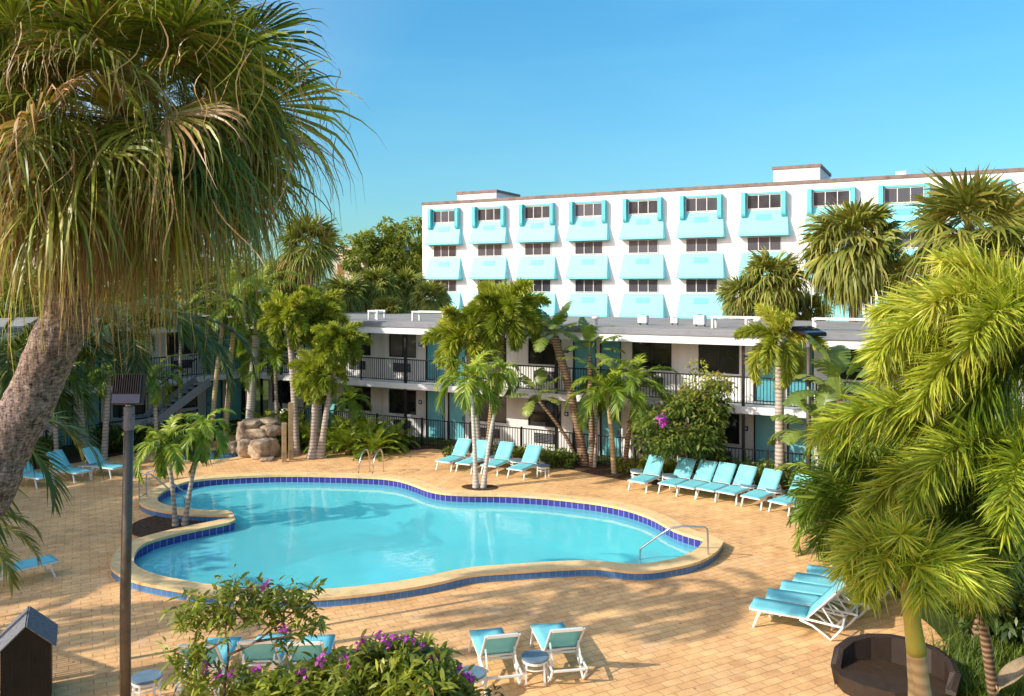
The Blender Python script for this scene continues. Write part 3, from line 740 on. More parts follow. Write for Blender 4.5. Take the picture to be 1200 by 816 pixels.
# ------------------------------------------------------------------ two-storey motel
Z1B, Z1T, ZS, ZR = 2.40, 2.66, 4.86, 5.38      # gallery slab, soffit of the roof, roof top
def motel(root, ys, s0, s1, units, dz=0.0, back=9.5, wall_end=True):
    """local frame: x along the front, ys*w away from the court"""
    def bx(m, a, b, w0, w1, z0, z1): m.box(a, b, min(ys*w0, ys*w1), max(ys*w0, ys*w1), z0 + dz, z1 + dz)
    m = MB(); bx(m, s0, s1, -.08, 1.5, Z1B, Z1T); m.build('gallery_slab', M['fascia'], root, bevel=.012)
    m = MB(); bx(m, s0 - .15, s1, -.30, back + .2, ZS + .003, ZS + .31); m.build('fascia', M['fascia'], root, bevel=.012)
    m = MB(); bx(m, s0 - .19, s1, -.36, back + .25, ZS + .31, ZR - .02); m.build('roof_edge', M['roof_edge'], root)
    m = MB(); bx(m, s0 - .02, s1 - .1, -.16, back, ZR - .02, ZR + .015); m.build('roof', M['roof_white'], root)
    m = MB(); bx(m, s0, s1, back - .25, back, 0, ZS); bx(m, s1 - .25, s1 - .01, 1.52, back - .26, 0, ZS); bx(m, s0 + .01, s0 + .25, 1.72, back - .26, 0, ZS); m.build('rear_wall', M['white'], root)
    W0, W1 = 1.5, 1.7
    for u0 in units:
        for fl, (zb, zt) in enumerate(((0.0, Z1B), (Z1T, ZS))):
            cols = [('p', 0, .06), ('d', .06, 1.12), ('m', 1.12, 1.26), ('d', 1.26, 2.20), ('p', 2.20, 2.66), ('w', 2.66, 4.30), ('p', 4.30, 5.36), ('w', 5.36, 6.93), ('p', 6.93, 7.40)]
            wm = MB()
            for k, a, b in cols:
                a += u0; b += u0
                if a < s0: continue
                if k in 'pm': bx(wm, a, b, W0, W1, zb, zt)
                elif k == 'd':
                    bx(wm, a, b, W0, W1, zb + 2.18, zt)
                    d = MB(); bx(d, a + .05, b - .05, W0 + .08, W0 + .12, zb + .03, zb + 2.13)
                    o = d.build('door', M['teal_door'] if fl else M['teal_pale'], root)
                    f = MB(); bx(f, a, a + .05, W0 + .02, W0 + .14, zb, zb + 2.18); bx(f, b - .05, b, W0 + .02, W0 + .14, zb, zb + 2.18); bx(f, a + .05, b - .05, W0 + .02, W0 + .14, zb + 2.13, zb + 2.18)
                    f.build('frame', M['black'], o)
                    h = MB(); bx(h, b - .17, b - .13, W0 + .03, W0 + .08, zb + .92, zb + 1.12); h.build('handle', M['steel'], o)
                else:
                    bx(wm, a, b, W0, W1, zb, zb + .98); bx(wm, a, b, W0, W1, zb + 2.12, zt)
                    f = MB(); t = .05
                    bx(f, a, b, W0 + .05, W0 + .11, zb + .98, zb + .98 + t); bx(f, a, b, W0 + .05, W0 + .11, zb + 2.12 - t, zb + 2.12)
                    bx(f, a, a + t, W0 + .05, W0 + .11, zb + .98 + t, zb + 2.12 - t); bx(f, b - t, b, W0 + .05, W0 + .11, zb + .98 + t, zb + 2.12 - t)
                    mid = (a + b) / 2; bx(f, mid - .02, mid + .02, W0 + .05, W0 + .11, zb + .98 + t, zb + 2.12 - t)
                    fo_ = f.build('window', M['black'], root)
                    p = MB(); bx(p, a + t, mid - .02, W0 + .075, W0 + .09, zb + 1.03, zb + 2.07); bx(p, mid + .02, b - t, W0 + .075, W0 + .09, zb + 1.03, zb + 2.07); p.build('pane', M['glass'], fo_)
                    v = MB(); c = (a + b) / 2
                    bx(v, c - .48, c + .48, W0 - .05, W0 + .002, zb + .30, zb + .70); g_ = v.build('air_conditioner', M['grille'], root)
                    v = MB()
                    for q in range(6): bx(v, c - .45, c + .45, W0 - .065, W0 - .051, zb + .335 + q * .06, zb + .355 + q * .06)
                    v.build('louvre', M['roof_edge'], g_)
            if wm.V: wm.build('wall', M['white'], root)
            if u0 + 6.9 > s0:
                sg = MB(); bx(sg, u0 + 7.08, u0 + 7.26, W0 - .02, W0 + .001, zb + 1.52, zb + 1.70); o = sg.build('room_sign', M['blue_sign'], root)
                sg = MB(); bx(sg, u0 + 7.13, u0 + 7.21, W0 - .024, W0 - .0205, zb + 1.57, zb + 1.65); sg.build('emblem', M['frame_white'], o)
        if u0 + 7.4 <= s1 + .1:
            pm = MB(); x = max(u0, s0 + .06) if u0 < s0 else u0
            bx(pm, x - .05, x + .05, -.05, .05, 0, Z1B - .002); bx(pm, x - .05, x + .05, -.05, .05, Z1T + .002, ZS)
            pm.build('column', M['black'], root)
        a, b = max(u0, s0) + .06, min(u0 + 7.34, s1)
        if b > a:
            rl = MB(); zt = Z1T
            bx(rl, a, b, -.025, .02, zt + 1.03, zt + 1.075); bx(rl, a, b, -.015, .015, zt + .10, zt + .135)
            k = a + .06
            while k < b: bx(rl, k - .011, k + .011, -.011, .011, zt + .135, zt + 1.03); k += .118
            for f_ in (1/3, 2/3): x = a + (b - a) * f_; bx(rl, x - .022, x + .022, -.022, .022, zt, zt + 1.03)
            rl.build('railing', M['black'], root)
AT = math.atan2(T_.y, T_.x)
mot = thing('motel_building', 'sunlit two-storey white motel wing with teal doors and black gallery railing behind the pool', 'building', (P0.x, P0.y, 0), AT)
motel(mot, 1, -17.35, 29.4, [-22.2, -14.8, -7.4, 0, 7.4, 14.8, 22.0])
e = Vector((-.60, -.80)); LC = ML(-17.35, 0)
wing = thing('motel_wing', 'shaded two-storey motel wing at the left edge, half hidden by palms', 'building', (LC[0], LC[1], 0), math.atan2(e.y, e.x))
motel(wing, -1, -1.2, 25.5, [-1.1, 6.3, 13.7, 18.1][:3], dz=-.012)

# staircase against the left wing
def WL(s, w, z): 
    n = Vector((.80, -.60)); p = Vector(LC) + e * s - n * w; return (p.x, p.y, z)
st = thing('staircase', 'grey outdoor staircase with closed stringers rising to the left wing gallery', 'staircase', WL(3.1, -.9, 0), math.atan2(e.y, e.x))
for y in (-.06, 1.06):
    m = MB(); m.bar((0, y, 2.62), (2.5, y, 1.16), .09, .34); m.bar((2.5, y, 1.16), (4.1, y, 1.16), .09, .30); m.build('stringer', M['concrete_blue'], st)
m = MB()
for k in range(9): m.box(.1 + k * .27, .1 + k * .27 + .26, 0, 1.0, 2.45 - k * .16, 2.49 - k * .16)
m.build('tread', M['concrete_blue'], st)
m = MB(); m.box(2.55, 4.1, -.01, 1.01, 1.08, 1.16); m.build('landing', M['concrete_blue'], st)
for x, y in ((2.7, .05), (4.0, .05), (2.7, .95), (4.0, .95)):
    m = MB(); m.box(x - .05, x + .05, y - .05, y + .05, 0, 1.08); m.build('landing_post', M['black'], st)
m = MB(); m.bar((0, -.06, 3.6), (2.5, -.06, 2.14), .05, .05); m.bar((2.5, -.06, 2.14), (4.1, -.06, 2.14), .05, .05)
for k in range(18):
    x = k * .236; z = 2.62 - .584 * x if x < 2.5 else 1.16
    m.box(x - .01, x + .01, -.07, -.05, z + .1, z + .97)
m.build('handrail', M['black'], st)

# roof furniture on the motel
def rack(s, w, L, label):
    x, y = ML(s, w); t = thing('pipe_rack', label, 'pipe rack', (x, y, ZR + .015), AT, 'white pipe racks on the motel roof')
    m = MB(); n = max(2, int(L / 1.3) + 1)
    m.bar((0, 0, .42), (L, 0, .42), .07, .07); m.bar((0, .55, .42), (L, .55, .42), .07, .07); m.build('rail', M['frame_white'], t)
    for k in range(n):
        m = MB(); xx = .05 + k * (L - .1) / (n - 1)
        for yy in (0, .55): m.box(xx - .035, xx + .035, yy - .035, yy + .035, 0, .385)
        m.box(xx - .03, xx + .03, .03, .52, .30, .36)
        m.build('support', M['frame_white'], t)
rack(-7.7, .9, 3.4, 'white pipe rack on the motel roof left of the tall palm clump')
rack(-10.2, .9, .6, 'short white pipe rack at the left end of the motel roof')
rack(6.0, .9, 2.6, 'white pipe rack on the motel roof above the purple-flowered tree')
rack(9.6, 1.0, 2.5, 'white pipe rack on the motel roof beside the right lamp post')
for i, (s, w, sc_, lab) in enumerate(((2.9, 2.2, .55, 'leftmost white condenser unit on the motel roof'), (4.1, 2.6, .42, 'small white condenser unit between two others on the motel roof'), (5.3, 2.0, .62, 'rightmost and largest white condenser unit on the motel roof'))):
    x, y = ML(s, w); t = thing('condenser_unit', lab, 'condenser unit', (x, y, ZR + .015), AT, 'condenser units on the motel roof')
    m = MB(); m.box(-.35*sc_, .35*sc_, -.3*sc_, .3*sc_, .08, .72*sc_); m.build('casing', M['frame_white'], t, bevel=.02)
    for q in (-.3, .24): m = MB(); m.box(q*sc_, (q + .06)*sc_, -.2*sc_, .2*sc_, 0, .078); m.build('foot', M['roof_edge'], t)
    m = MB(); m.lathe([(.22*sc_, .72*sc_), (.22*sc_, .75*sc_), (.05*sc_, .77*sc_)], 14); m.build('fan_grille', M['grille'], t)
for s, w in ((1.2, 1.2), (7.6, 1.5), (8.6, 1.2), (-2.0, 1.4)):
    x, y = ML(s, w); m = MB(); m.lathe([(.09, ZR), (.09, ZR + .25), (.15, ZR + .26), (.15, ZR + .34), (.02, ZR + .38)], 12)
    o = m.build('roof_vent', M['frame_white'], None, True, loc=(x, y, .012)); tag(o, 'small white mushroom vent on the motel roof', 'roof vent', 'roof vents on the motel')

# ------------------------------------------------------------------ fences
def fence(a, b, label, bays, h=1.25):
    a, b = Vector((*a, 0)), Vector((*b, 0)); L = (b - a).length; d = (b - a).normalized()
    t = thing('metal_fence', label, 'fence', a, math.atan2(d.y, d.x), 'black metal fences around the pool deck')
    bw = L / bays
    for k in range(bays):
        m = MB(); x0, x1 = k * bw + .03, (k + 1) * bw - .03
        m.box(x0, x1, -.018, .018, h - .06, h - .02); m.box(x0, x1, -.018, .018, .12, .155)
        x = x0 + .06
        while x < x1: m.box(x - .010, x + .010, -.010, .010, .155, h - .06); x += .12
        m.build('panel', M['black'], t)
    for k in range(bays + 1):
        m = MB(); m.box(k*bw - .03, k*bw + .03, -.03, .03, 0, h + .03); m.build('post', M['black'], t)
fence(ML(-13.5, -.42), ML(13.2, -.42), 'long black metal fence along the sunlit motel behind the loungers', 11)
fence((-14.6, 37.6), (-22.4, 26.8), 'black metal fence along the shaded left wing behind three loungers', 6)

# ------------------------------------------------------------------ tall hotel building
Q0 = Vector((9.57, 56.8)); HT = 13.75
tw = thing('hotel_building', 'tall white hotel block with turquoise awnings over rows of windows', 'building', (Q0.x, Q0.y, 0), AT)
SL, SR, DP = -19.06, 33.0, 15.0
m = MB(); m.box(SL, SR, 0, DP, 0, HT - .22); m.build('wall', M['tower_white'], tw)
m = MB(); m.box(SL - .06, SR, -.06, DP + .06, HT - .22, HT); m.build('parapet_cap', M['cap'], tw)
m = MB()
cs = [-16.88 + 4.125 * k for k in range(12)]
for c in cs: m.box(c + 2.03, c + 2.09, -.012, .001, 0, HT - .22)
m.box(SL + .55, SL + .60, -.012, .001, 0, HT - .22)
m.build('panel_joint', M['fascia'], tw)
wins, awns, fins = [], [], []
def tower_window(c, zt, parent):
    f = MB(); a, b, z0 = c - 1.1, c + 1.1, zt - .95; t = .05
    f.box(a, b, -.05, .0015, zt - t, zt); f.box(a, b, -.06, .0015, z0, z0 + t)
    for x in (a, c - .385, c + .335, b - t): f.box(x, x + t, -.05, .0015, z0 + t, zt - t)
    o = f.build('window', M['frame_white'], parent)
    p = MB()
    for x0, x1 in ((a + t, c - .385), (c - .335, c + .335), (c + .385, b - t)): p.box(x0, x1, -.02, .001, z0 + t, zt - t)
    p.build('pane', M['glass_tower'], o)
for c in cs:
    for r in range(4):
        zt = 12.98 - 2.755 * r
        tower_window(c, zt, tw)
        za, zb = zt - 1.02, zt - 2.74     # awning below this window
        m = MB(); a, b = 1.46, 1.62
        V = [(c-a, -.04, za), (c+a, -.04, za), (c+b, -.58, zb + .16), (c-b, -.58, zb + .16), (c-b, -.58, zb), (c+b, -.58, zb), (c+b, .001, zb), (c-b, .001, zb), (c+a, .001, za), (c-a, .001, za)]
        m.add(V, [(0, 3, 2, 1), (3, 4, 5, 2), (1, 2, 5, 6, 8), (0, 9, 7, 4, 3), (4, 7, 6, 5), (0, 1, 8, 9)])
        o = m.build('awning', M['teal_awn'], tw, bevel=.03)
        # louvred vent lying on the slope
        n_ = Vector((0, -(za - zb - .16), -.54)).normalized(); n_ = Vector((0, n_.y, abs(n_.z)))
        def sl_(x, k, off): 
            y = -.04 - .54 * k; z = za - (za - zb - .16) * k; return (x, y + n_.y * off, z + n_.z * off)
        m = MB(); m.hexa([sl_(c-.48, .42, .004), sl_(c+.48, .42, .004), sl_(c+.48, .19, .004), sl_(c-.48, .19, .004)], [sl_(c-.48, .42, .03), sl_(c+.48, .42, .03), sl_(c+.48, .19, .03), sl_(c-.48, .19, .03)])
        m.build('vent', M['teal_dark'], o)
    # top-row surround: two fins with rounded feet and a head strip
    for x in (c - 1.40, c + 1.14):
        m = MB(); pr = [(0.0015, 13.14), (-.42, 13.14), (-.42, 11.75), (-.38, 11.60), (-.30, 11.50), (-.18, 11.54), (0.0015, 11.95)]
        k = len(pr); m.add([(x, y, z) for y, z in pr] + [(x + .26, y, z) for y, z in pr], [tuple(range(k))] + [tuple(range(2*k - 1, k - 1, -1))] + [(i, k + i, k + (i + 1) % k, (i + 1) % k)[::-1] for i in range(k)])
        m.build('side_fin', M['teal_fin'], tw, bevel=.015)
    m = MB(); m.box(c - 1.13, c + 1.13, -.10, .0015, 12.99, 13.12); m.build('head_strip', M['teal_fin'], tw)
def roofbox(s0, s1, w0, w1, h):
    m = MB(); m.box(s0, s1, w0, w1, HT, HT + h - .2); o = m.build('roof_house', M['tower_white'], tw)
    m = MB(); m.box(s0 - .08, s1 + .08, w0 - .08, w1 + .08, HT + h - .2, HT + h); m.build('cap', M['cap'], o)
roofbox(-17.3, -13.6, 2.5, 6.5, 1.0); roofbox(8.0, 11.0, 2.5, 8.0, 1.35)
m = MB(); m.box(15.6, 16.2, 1, 1.6, HT, HT + .35); m.build('roof_vent', M['tower_white'], tw)

# far beige building between the trees
x, y, _ = D(428, 330, 95)
fb = thing('beige_building', 'distant beige building with a cornice showing between the trees at left', 'building', (x, y, 0), R(-20))
m = MB(); m.box(-4.4, 4.4, 0, 8, 0, 11.0); m.build('wall', M['beige'], fb)
m = MB(); m.box(-4.8, 4.8, -.4, 8.4, 11.0, 11.6); m.box(-4.6, 4.6, -.2, 8.2, 10.6, 11.0); m.build('cornice', M['beige'], fb, bevel=.05)
for x in (-3.3, -1.1, 1.1, 3.3):
    m = MB(); m.box(x - .45, x + .45, -.06, .02, 7.2, 9.6); o = m.build('window', M['cap'], fb)
    m = MB(); m.box(x - .38, x + .38, -.075, -.061, 7.3, 9.5); m.build('pane', M['glass'], o)
# ------------------------------------------------------------------ loungers and tables
def build_lounger(back_deg=48):
    root = thing('sun_lounger', 'turquoise sun lounger', 'sun lounger')
    w = .31; ra = R(back_deg); hy, hz, bl = 1.12, .36, .80
    fr = MB()
    for s in (-1, 1):
        fr.bar((s*w, 0, .352), (s*w, hy, .347), .034, .042); fr.bar((s*w, hy, .347), (s*w, 1.80, .30), .034, .042)
    for y, z in ((.02, .35), (.60, .312), (hy, .32), (1.78, .295)): fr.bar((-w + .0225, y, z), (w - .0225, y, z), .04, .04)
    fr.build('frame', M['plastic_white'], root, bevel=.008)
    for s in (-1, 1):
        l = MB(); l.bar((s*(w + .005), .20, .33), (s*(w + .02), .08, 0), .045, .045); l.build('leg', M['plastic_white'], root, bevel=.008)
        l = MB(); l.tube([(s*w, .98, .31), (s*w, 1.22, .24), (s*w, 1.42, .12), (s*w, 1.56, .012), (s*w, 1.64, .10), (s*w, 1.78, .28)], .024, 7)
        l.build('leg', M['plastic_white'], root, True)
    g = np.linspace(0, 1, 9); V = []; F = []
    for y in np.linspace(-.005, hy - .01, 10):
        for x in (-w - .012, -w*.5, 0, w*.5, w + .012): V.append((x, y, .381 - .013 * (1 - (x / w) ** 2) * math.sin(PI * min(1, y / hy))))
    F = [(r*5 + c, r*5 + c + 1, r*5 + c + 6, r*5 + c + 5) for r in range(9) for c in range(4)]
    o = link_mesh('seat', poly_mesh('seat', V, F, True), M['sling'], root); md = o.modifiers.new('thick', 'SOLIDIFY'); md.thickness = .008
    bf = MB(); c, q = math.cos(ra), math.sin(ra)
    B = lambda x, t, o=0: (x, hy + c * t - q * o, hz + q * t + c * o)
    for s in (-1, 1): bf.bar(B(s*(w - .01), 0), B(s*(w - .01), bl), .034, .034)
    bf.bar(B(-w + .03, bl - .02), B(w - .03, bl - .02), .04, .06); bf.bar(B(-w + .03, .05), B(w - .03, .05), .035, .035)
    bf.build('backrest_frame', M['plastic_white'], root, bevel=.008)
    V = []
    for t in np.linspace(.04, bl + .0, 8):
        for x in (-w - .0, -w*.5, 0, w*.5, w + .0): V.append(B(x, t, .031 - .016 * (1 - (x / w) ** 2) * math.sin(PI * t / bl)))
    F = [(r*5 + k, r*5 + k + 1, r*5 + k + 6, r*5 + k + 5) for r in range(7) for k in range(4)]
    o = link_mesh('backrest', poly_mesh('backrest', V, F, True), M['sling'], root); md = o.modifiers.new('thick', 'SOLIDIFY'); md.thickness = .008
    for s in (-1, 1):
        l = MB(); l.bar(B(s*(w - .05), bl * .48, -.02), (s*(w - .05), 1.60, .31), .026, .026); l.build('strut', M['plastic_white'], root)
    return root
def copy_thing(r, loc, rz, label):
    c = r.copy(); col.objects.link(c); c.location = loc; c.rotation_euler = (0, 0, rz); c['label'] = label
    for ch in r.children:
        k = ch.copy(); col.objects.link(k); k.parent = c
        for g in ch.children:
            q = g.copy(); col.objects.link(q); q.parent = k
    return c
lounger = build_lounger(); used = []
def put_lounger(p, axis, label, group):
    """p = ground point under the middle of the foot end; axis points from foot to head"""
    rz = math.atan2(axis[1], axis[0]) - PI / 2 + rnd.uniform(-.05, .05)
    if not used:
        lounger.location = (p[0], p[1], .004); lounger.rotation_euler = (0, 0, rz); lounger['label'] = label; o = lounger; used.append(1)
    else: o = copy_thing(lounger, (p[0], p[1], .004), rz, label)
    o['group'] = group; return o
ORD = ['leftmost', 'second from left', 'third from left', 'fourth from left', 'fifth from left', 'sixth from left', 'seventh from left']
A1 = (.469, .883)
# row of four in front of the fence
for i, (u, v) in enumerate(((519.5, 552.4), (543, 555), (573, 557.5), (604, 562))):
    p = G(u, v); put_lounger((p[0] - .07 * A1[0], p[1] - .07 * A1[1]), A1, 'turquoise lounger, %s of the four before the motel fence' % ('rightmost' if i == 3 else ORD[i]), 'four loungers before the fence')
A2 = (.53, .848)
for i, (u, v) in enumerate(((746.5, 577), (782, 580.6), (804, 583.8), (827, 587.0), (851, 590.8), (880, 596.5), (912, 603), (942, 610))):
    a_ = R(36 + 1.8 * i); A2 = (math.sin(a_), math.cos(a_)); p = G(u, v); lab = 'turquoise lounger facing the pool, %s in the long row by the purple-flowered tree' % (ORD[i] if i < 7 else '')
    if i == 7: lab = 'turquoise lounger at the right end of the long row, mostly behind fronds'
    put_lounger((p[0] - .07 * A2[0], p[1] - .07 * A2[1]), A2, lab, 'long row of loungers on the right side of the pool')
A3 = (.91, -.415)
for i in range(5):
    q = (5.02 + .47 * i - .0, 16.95 + .50 * i)
    put_lounger(q, A3, ['nearest of the five loungers packed side by side under the foxtail palm', 'second nearest of the five loungers packed under the foxtail palm', 'middle of the five loungers packed under the foxtail palm', 'second farthest of the five loungers packed under the foxtail palm', 'farthest of the five loungers packed under the foxtail palm'][i], 'five loungers packed together under the right palms')
A4 = (-.90, .435)
for q, lab in (((-14.30, 29.62), 'lounger nearest the pool in the shaded group by the left wing'), ((-15.22, 28.88), 'middle lounger of the shaded group by the left wing'), ((-16.1, 28.1), 'lounger beside the big palm trunk, last of the shaded left group')):
    put_lounger(q, A4, lab, 'three shaded loungers by the left wing')
put_lounger((-11.15, 19.75), (-.66, -.75), 'turquoise lounger cut off by the left edge of the picture', 'single lounger at the left edge')
for (hx, hy_), ax, lab in (((1.05, 14.3), (.23, -.97), 'right one of the two loungers seen from behind at the front'), ((-.17, 14.05), (.21, -.97), 'left one of the two loungers seen from behind at the front, beside the flowering bush')):
    put_lounger((hx - 1.62 * ax[0], hy_ - 1.62 * ax[1]), ax, lab, 'two front loungers seen from behind')
for k, (hx, hy_) in enumerate(((-5.22, 13.65), (-4.30, 13.8), (-3.48, 13.75))):
    ax = (.12, -.99); put_lounger((hx - 1.62 * ax[0], hy_ - 1.62 * ax[1]), ax, ['front lounger beside the lamp post, behind the leggy shrub', 'front lounger half hidden by the leggy shrub, second from the lamp post', 'front lounger hidden behind the flowering bush, third from the lamp post'][k], 'front loungers behind the shrub')

def build_table():
    t = thing('side_table', 'small table', 'side table')
    m = MB(); m.lathe([(.235, .415), (.25, .42), (.25, .445), (.235, .45)], 22); m.build('table_top', M['table_top'], t)
    m = MB(); m.lathe([(.22, .36), (.235, .36), (.235, .405), (.22, .405)], 22); m.build('apron', M['plastic_white'], t)
    for k in range(4):
        a = PI / 4 + k * PI / 2; m = MB(); m.bar((.215 * math.cos(a), .215 * math.sin(a), .41), (.235 * math.cos(a), .235 * math.sin(a), 0), .035, .035); m.build('leg', M['plastic_white'], t)
    m = MB(); m.tube([(.215 * math.cos(a), .215 * math.sin(a), .27) for a in np.linspace(0, 2*PI, 25)], .012, 6, False); m.build('stretcher', M['plastic_white'], t)
    return t
tb = build_table(); tused = []
def put_table(p, label):
    if not tused: tb.location = (p[0], p[1], .004); tb['label'] = label; tb['group'] = 'small side tables by the loungers'; tused.append(1)
    else: copy_thing(tb, (p[0], p[1], .004), p[0], label)
put_table(D(627, 772, 14.35)[:2], 'round grey-topped side table between the two front loungers')
put_table(D(553, 788, 13.75)[:2], 'grey-topped side table beside the flowering bush, left of both front loungers')
put_table(D(172, 790, 13.6)[:2], 'grey-topped side table beside the left lamp post')
def near(u, v, k, ax, s, side): 
    p = G(u, v); n = (ax[1], -ax[0]); return (p[0] + ax[0] * s + n[0] * side, p[1] + ax[1] * s + n[1] * side)
put_table(near(573, 557.5, 0, A1, 1.15, -.60), 'side table between the second and third of the four loungers by the fence')
put_table(near(604, 562, 0, A1, 1.15, -.58), 'side table left of the last of the four loungers by the fence')
put_table(near(604, 562, 0, A1, .75, .75), 'side table at the right end of the four loungers by the fence')
A2 = (.60, .80)
put_table(near(746, 577, 0, A2, 1.2, -.62), 'side table at the left end of the long lounger row')
put_table(near(746, 577, 0, A2, 1.2, .62), 'side table between the first two loungers of the long row')
put_table(near(880, 596.5, 0, A2, 1.2, -.55), 'side table before the sixth lounger of the long row')
put_table(near(912, 603, 0, A2, 1.2, -.55), 'side table left of the seventh lounger of the long row')
put_table((-15.6, 29.9), 'side table between the shaded loungers by the left wing')

# ------------------------------------------------------------------ pool rails
def rail_path(pts, n=40): return spline(pts, n)
lad = thing('pool_ladder', 'stainless steel ladder with two arched rails on the far edge of the pool', 'pool ladder', (-5.45, 29.9, 0))
for dx in (0, .52):
    m = MB(); m.tube(rail_path([(dx + .10, .62, .0), (dx + .08, .56, .55), (dx + .04, .40, .86), (dx - .02, .20, .90), (dx - .10, -.05, .72), (dx - .16, -.22, .30), (dx - .18, -.28, -.5)]), .024, 9); m.build('rail', M['steel'], lad, True)
m = MB()
for z in (-.30, -.55): m.bar((-.18, -.27, z), (.34, -.27, z), .08, .03)
m.build('step', M['steel'], lad)
h1 = thing('pool_handrail', 'pair of stainless handrails over the steps at the left end of the pool', 'handrail', (-11.75, 25.55, 0))
for dy in (0, .5):
    m = MB(); m.tube(rail_path([(0.02, dy, 0), (0, dy, .80), (.05, dy, 1.0), (.22, dy + .01, 1.07), (.42, dy + .03, 1.0), (1.05, dy + .15, .42), (1.30, dy + .2, .30), (1.36, dy + .21, .1), (1.36, dy + .21, -.5)]), .024, 9); m.build('rail', M['steel'], h1, True)
m = MB(); m.tube([(0, 0, .33), (0, .5, .33)], .018, 8); m.build('cross_bar', M['steel'], h1, True)
h2 = thing('pool_handrail', 'single bent stainless handrail over the steps at the right end of the pool', 'handrail', (4.95, 20.46, 0))
m = MB(); m.tube(rail_path([(0, 0, 0), (-.01, 0, .70), (-.05, .0, .88), (-.18, .02, .90), (-.60, .06, .91), (-.78, .08, .88), (-1.0, .12, .80), (-1.55, .35, .32), (-1.64, .38, .22), (-1.66, .39, .05), (-1.66, .39, -.6)], 60), .024, 9); m.build('rail', M['steel'], h2, True)
m = MB(); m.lathe([(.055, 0), (.055, .02), (.028, .045)], 14); m.build('flange', M['steel'], h2, True)

# ------------------------------------------------------------------ lamp posts
def lamp(x, y, zt, head_pitch, yaw, label, size, lean=0):
    t = thing('lamp_post', label, 'lamp post', (x, y, 0), yaw, 'square-headed lamp posts')
    m = MB(); m.tube([(0, 0, 0), (0, 0, 2), (lean, 0, zt)], [.088, .083, .074], 14); m.build('post', M['post_green'], t, True)
    m = MB(); m.lathe([(.16, 0), (.16, .03), (.11, .06)], 16); m.build('base', M['post_green'], t)
    m = MB(); m.lathe([(.082, zt - .35), (.082, zt + .02)], 14, (lean, 0)); m.build('collar', M['bin_roof'], t)
    c, s = math.cos(head_pitch), math.sin(head_pitch); h = size / 2
    Hd = lambda a, b, n: (lean + a, b * c - n * s, zt + .06 + h * abs(s) + b * s + n * c)
    m = MB(); m.hexa([Hd(-h, -h, -.05), Hd(h, -h, -.05), Hd(h, h, -.05), Hd(-h, h, -.05)], [Hd(-h*.97, -h*.97, .07), Hd(h*.97, -h*.97, .07), Hd(h*.97, h*.97, .07), Hd(-h*.97, h*.97, .07)])
    o = m.build('lamp_head', M['black'], t, bevel=.015)
    m = MB()
    for k in range(13):
        a = -h * .88 + k * h * 1.76 / 12; m.hexa([Hd(a - .008, -h*.28, .071), Hd(a + .008, -h*.28, .071), Hd(a + .008, h*.94, .071), Hd(a - .008, h*.94, .071)], [Hd(a - .008, -h*.28, .10), Hd(a + .008, -h*.28, .10), Hd(a + .008, h*.94, .10), Hd(a - .008, h*.94, .10)])
    m.build('cooling_fins', M['black'], o)
    m = MB(); m.hexa([Hd(-h*.9, -h*.93, .071), Hd(h*.9, -h*.93, .071), Hd(h*.9, -h*.35, .071), Hd(-h*.9, -h*.35, .071)], [Hd(-h*.9, -h*.93, .082), Hd(h*.9, -h*.93, .082), Hd(h*.9, -h*.35, .082), Hd(-h*.9, -h*.35, .082)])
    m.build('lens_band', M['lens'], o)  # lower lens band, its bluish reflection put into the colour
    m = MB(); m.hexa([Hd(-h*.9, -h*.9, -.056), Hd(h*.9, -h*.9, -.056), Hd(h*.9, h*.9, -.056), Hd(-h*.9, h*.9, -.056)], [Hd(-h*.9, -h*.9, -.0505), Hd(h*.9, -h*.9, -.0505), Hd(h*.9, h*.9, -.0505), Hd(-h*.9, h*.9, -.0505)])
    m.build('lens', M['lens'], o)
lamp(-6.20, 13.0, 5.04, R(78), 0, 'tall lamp post with a dark square head standing at the left front', .49, .06)
lamp(9.70, 26.5, 5.35, R(12), R(20), 'lamp post with a flat square head at the right before the motel', .8)

# ------------------------------------------------------------------ bin hutch, posts, rocks, sofa
bx_ = thing('bin_enclosure', 'dark brown board bin enclosure with a grey gabled roof at the lower left corner', 'bin enclosure', (-8.22, 13.75, 0), R(28))
m = MB(); w2, d2 = .36, .42
m.box(-w2, w2, -d2, d2, 0, 1.02); 
m.add([(-w2, -d2, 1.02), (w2, -d2, 1.02), (0, -d2, 1.36)], [(0, 1, 2)]); m.add([(-w2, d2, 1.02), (w2, d2, 1.02), (0, d2, 1.36)], [(2, 1, 0)])
m.build('body', M['dark_wood'], bx_)
for s in (-1, 1):
    m = MB(); m.bar((0, -d2 - .05, 1.39), (0, d2 + .05, 1.39), .02, .02)
    a, b = Vector((s * (w2 + .07), 0, .975)), Vector((0, 0, 1.385)); n = Vector((s * .4, 0, .43)).normalized() * .02
    m = MB(); m.hexa([a + Vector((0, -d2 - .06, 0)), b + Vector((0, -d2 - .06, 0)), b + Vector((0, d2 + .06, 0)), a + Vector((0, d2 + .06, 0))], [a + n + Vector((0, -d2 - .06, 0)), b + n + Vector((0, -d2 - .06, 0)), b + n + Vector((0, d2 + .06, 0)), a + n + Vector((0, d2 + .06, 0))])
    m.build('roof_panel', M['bin_roof'], bx_)
m = MB()
for k in range(6): m.box(-w2 + .05 + k*.12, -w2 + .052 + k*.12 + .006, -d2 - .006, -d2 + .001, .03, 1.0)
m.build('board_joint', M['black'], bx_)
p = G(333, 541.5); wp = MB(); wp.box(-.09, .09, -.09, .09, 0, 1.55); o = wp.build('wooden_post', M['wood'], None, bevel=.012, loc=(p[0], p[1], 0), rz=.3); tag(o, 'short weathered wooden post beside the rocks', 'post')
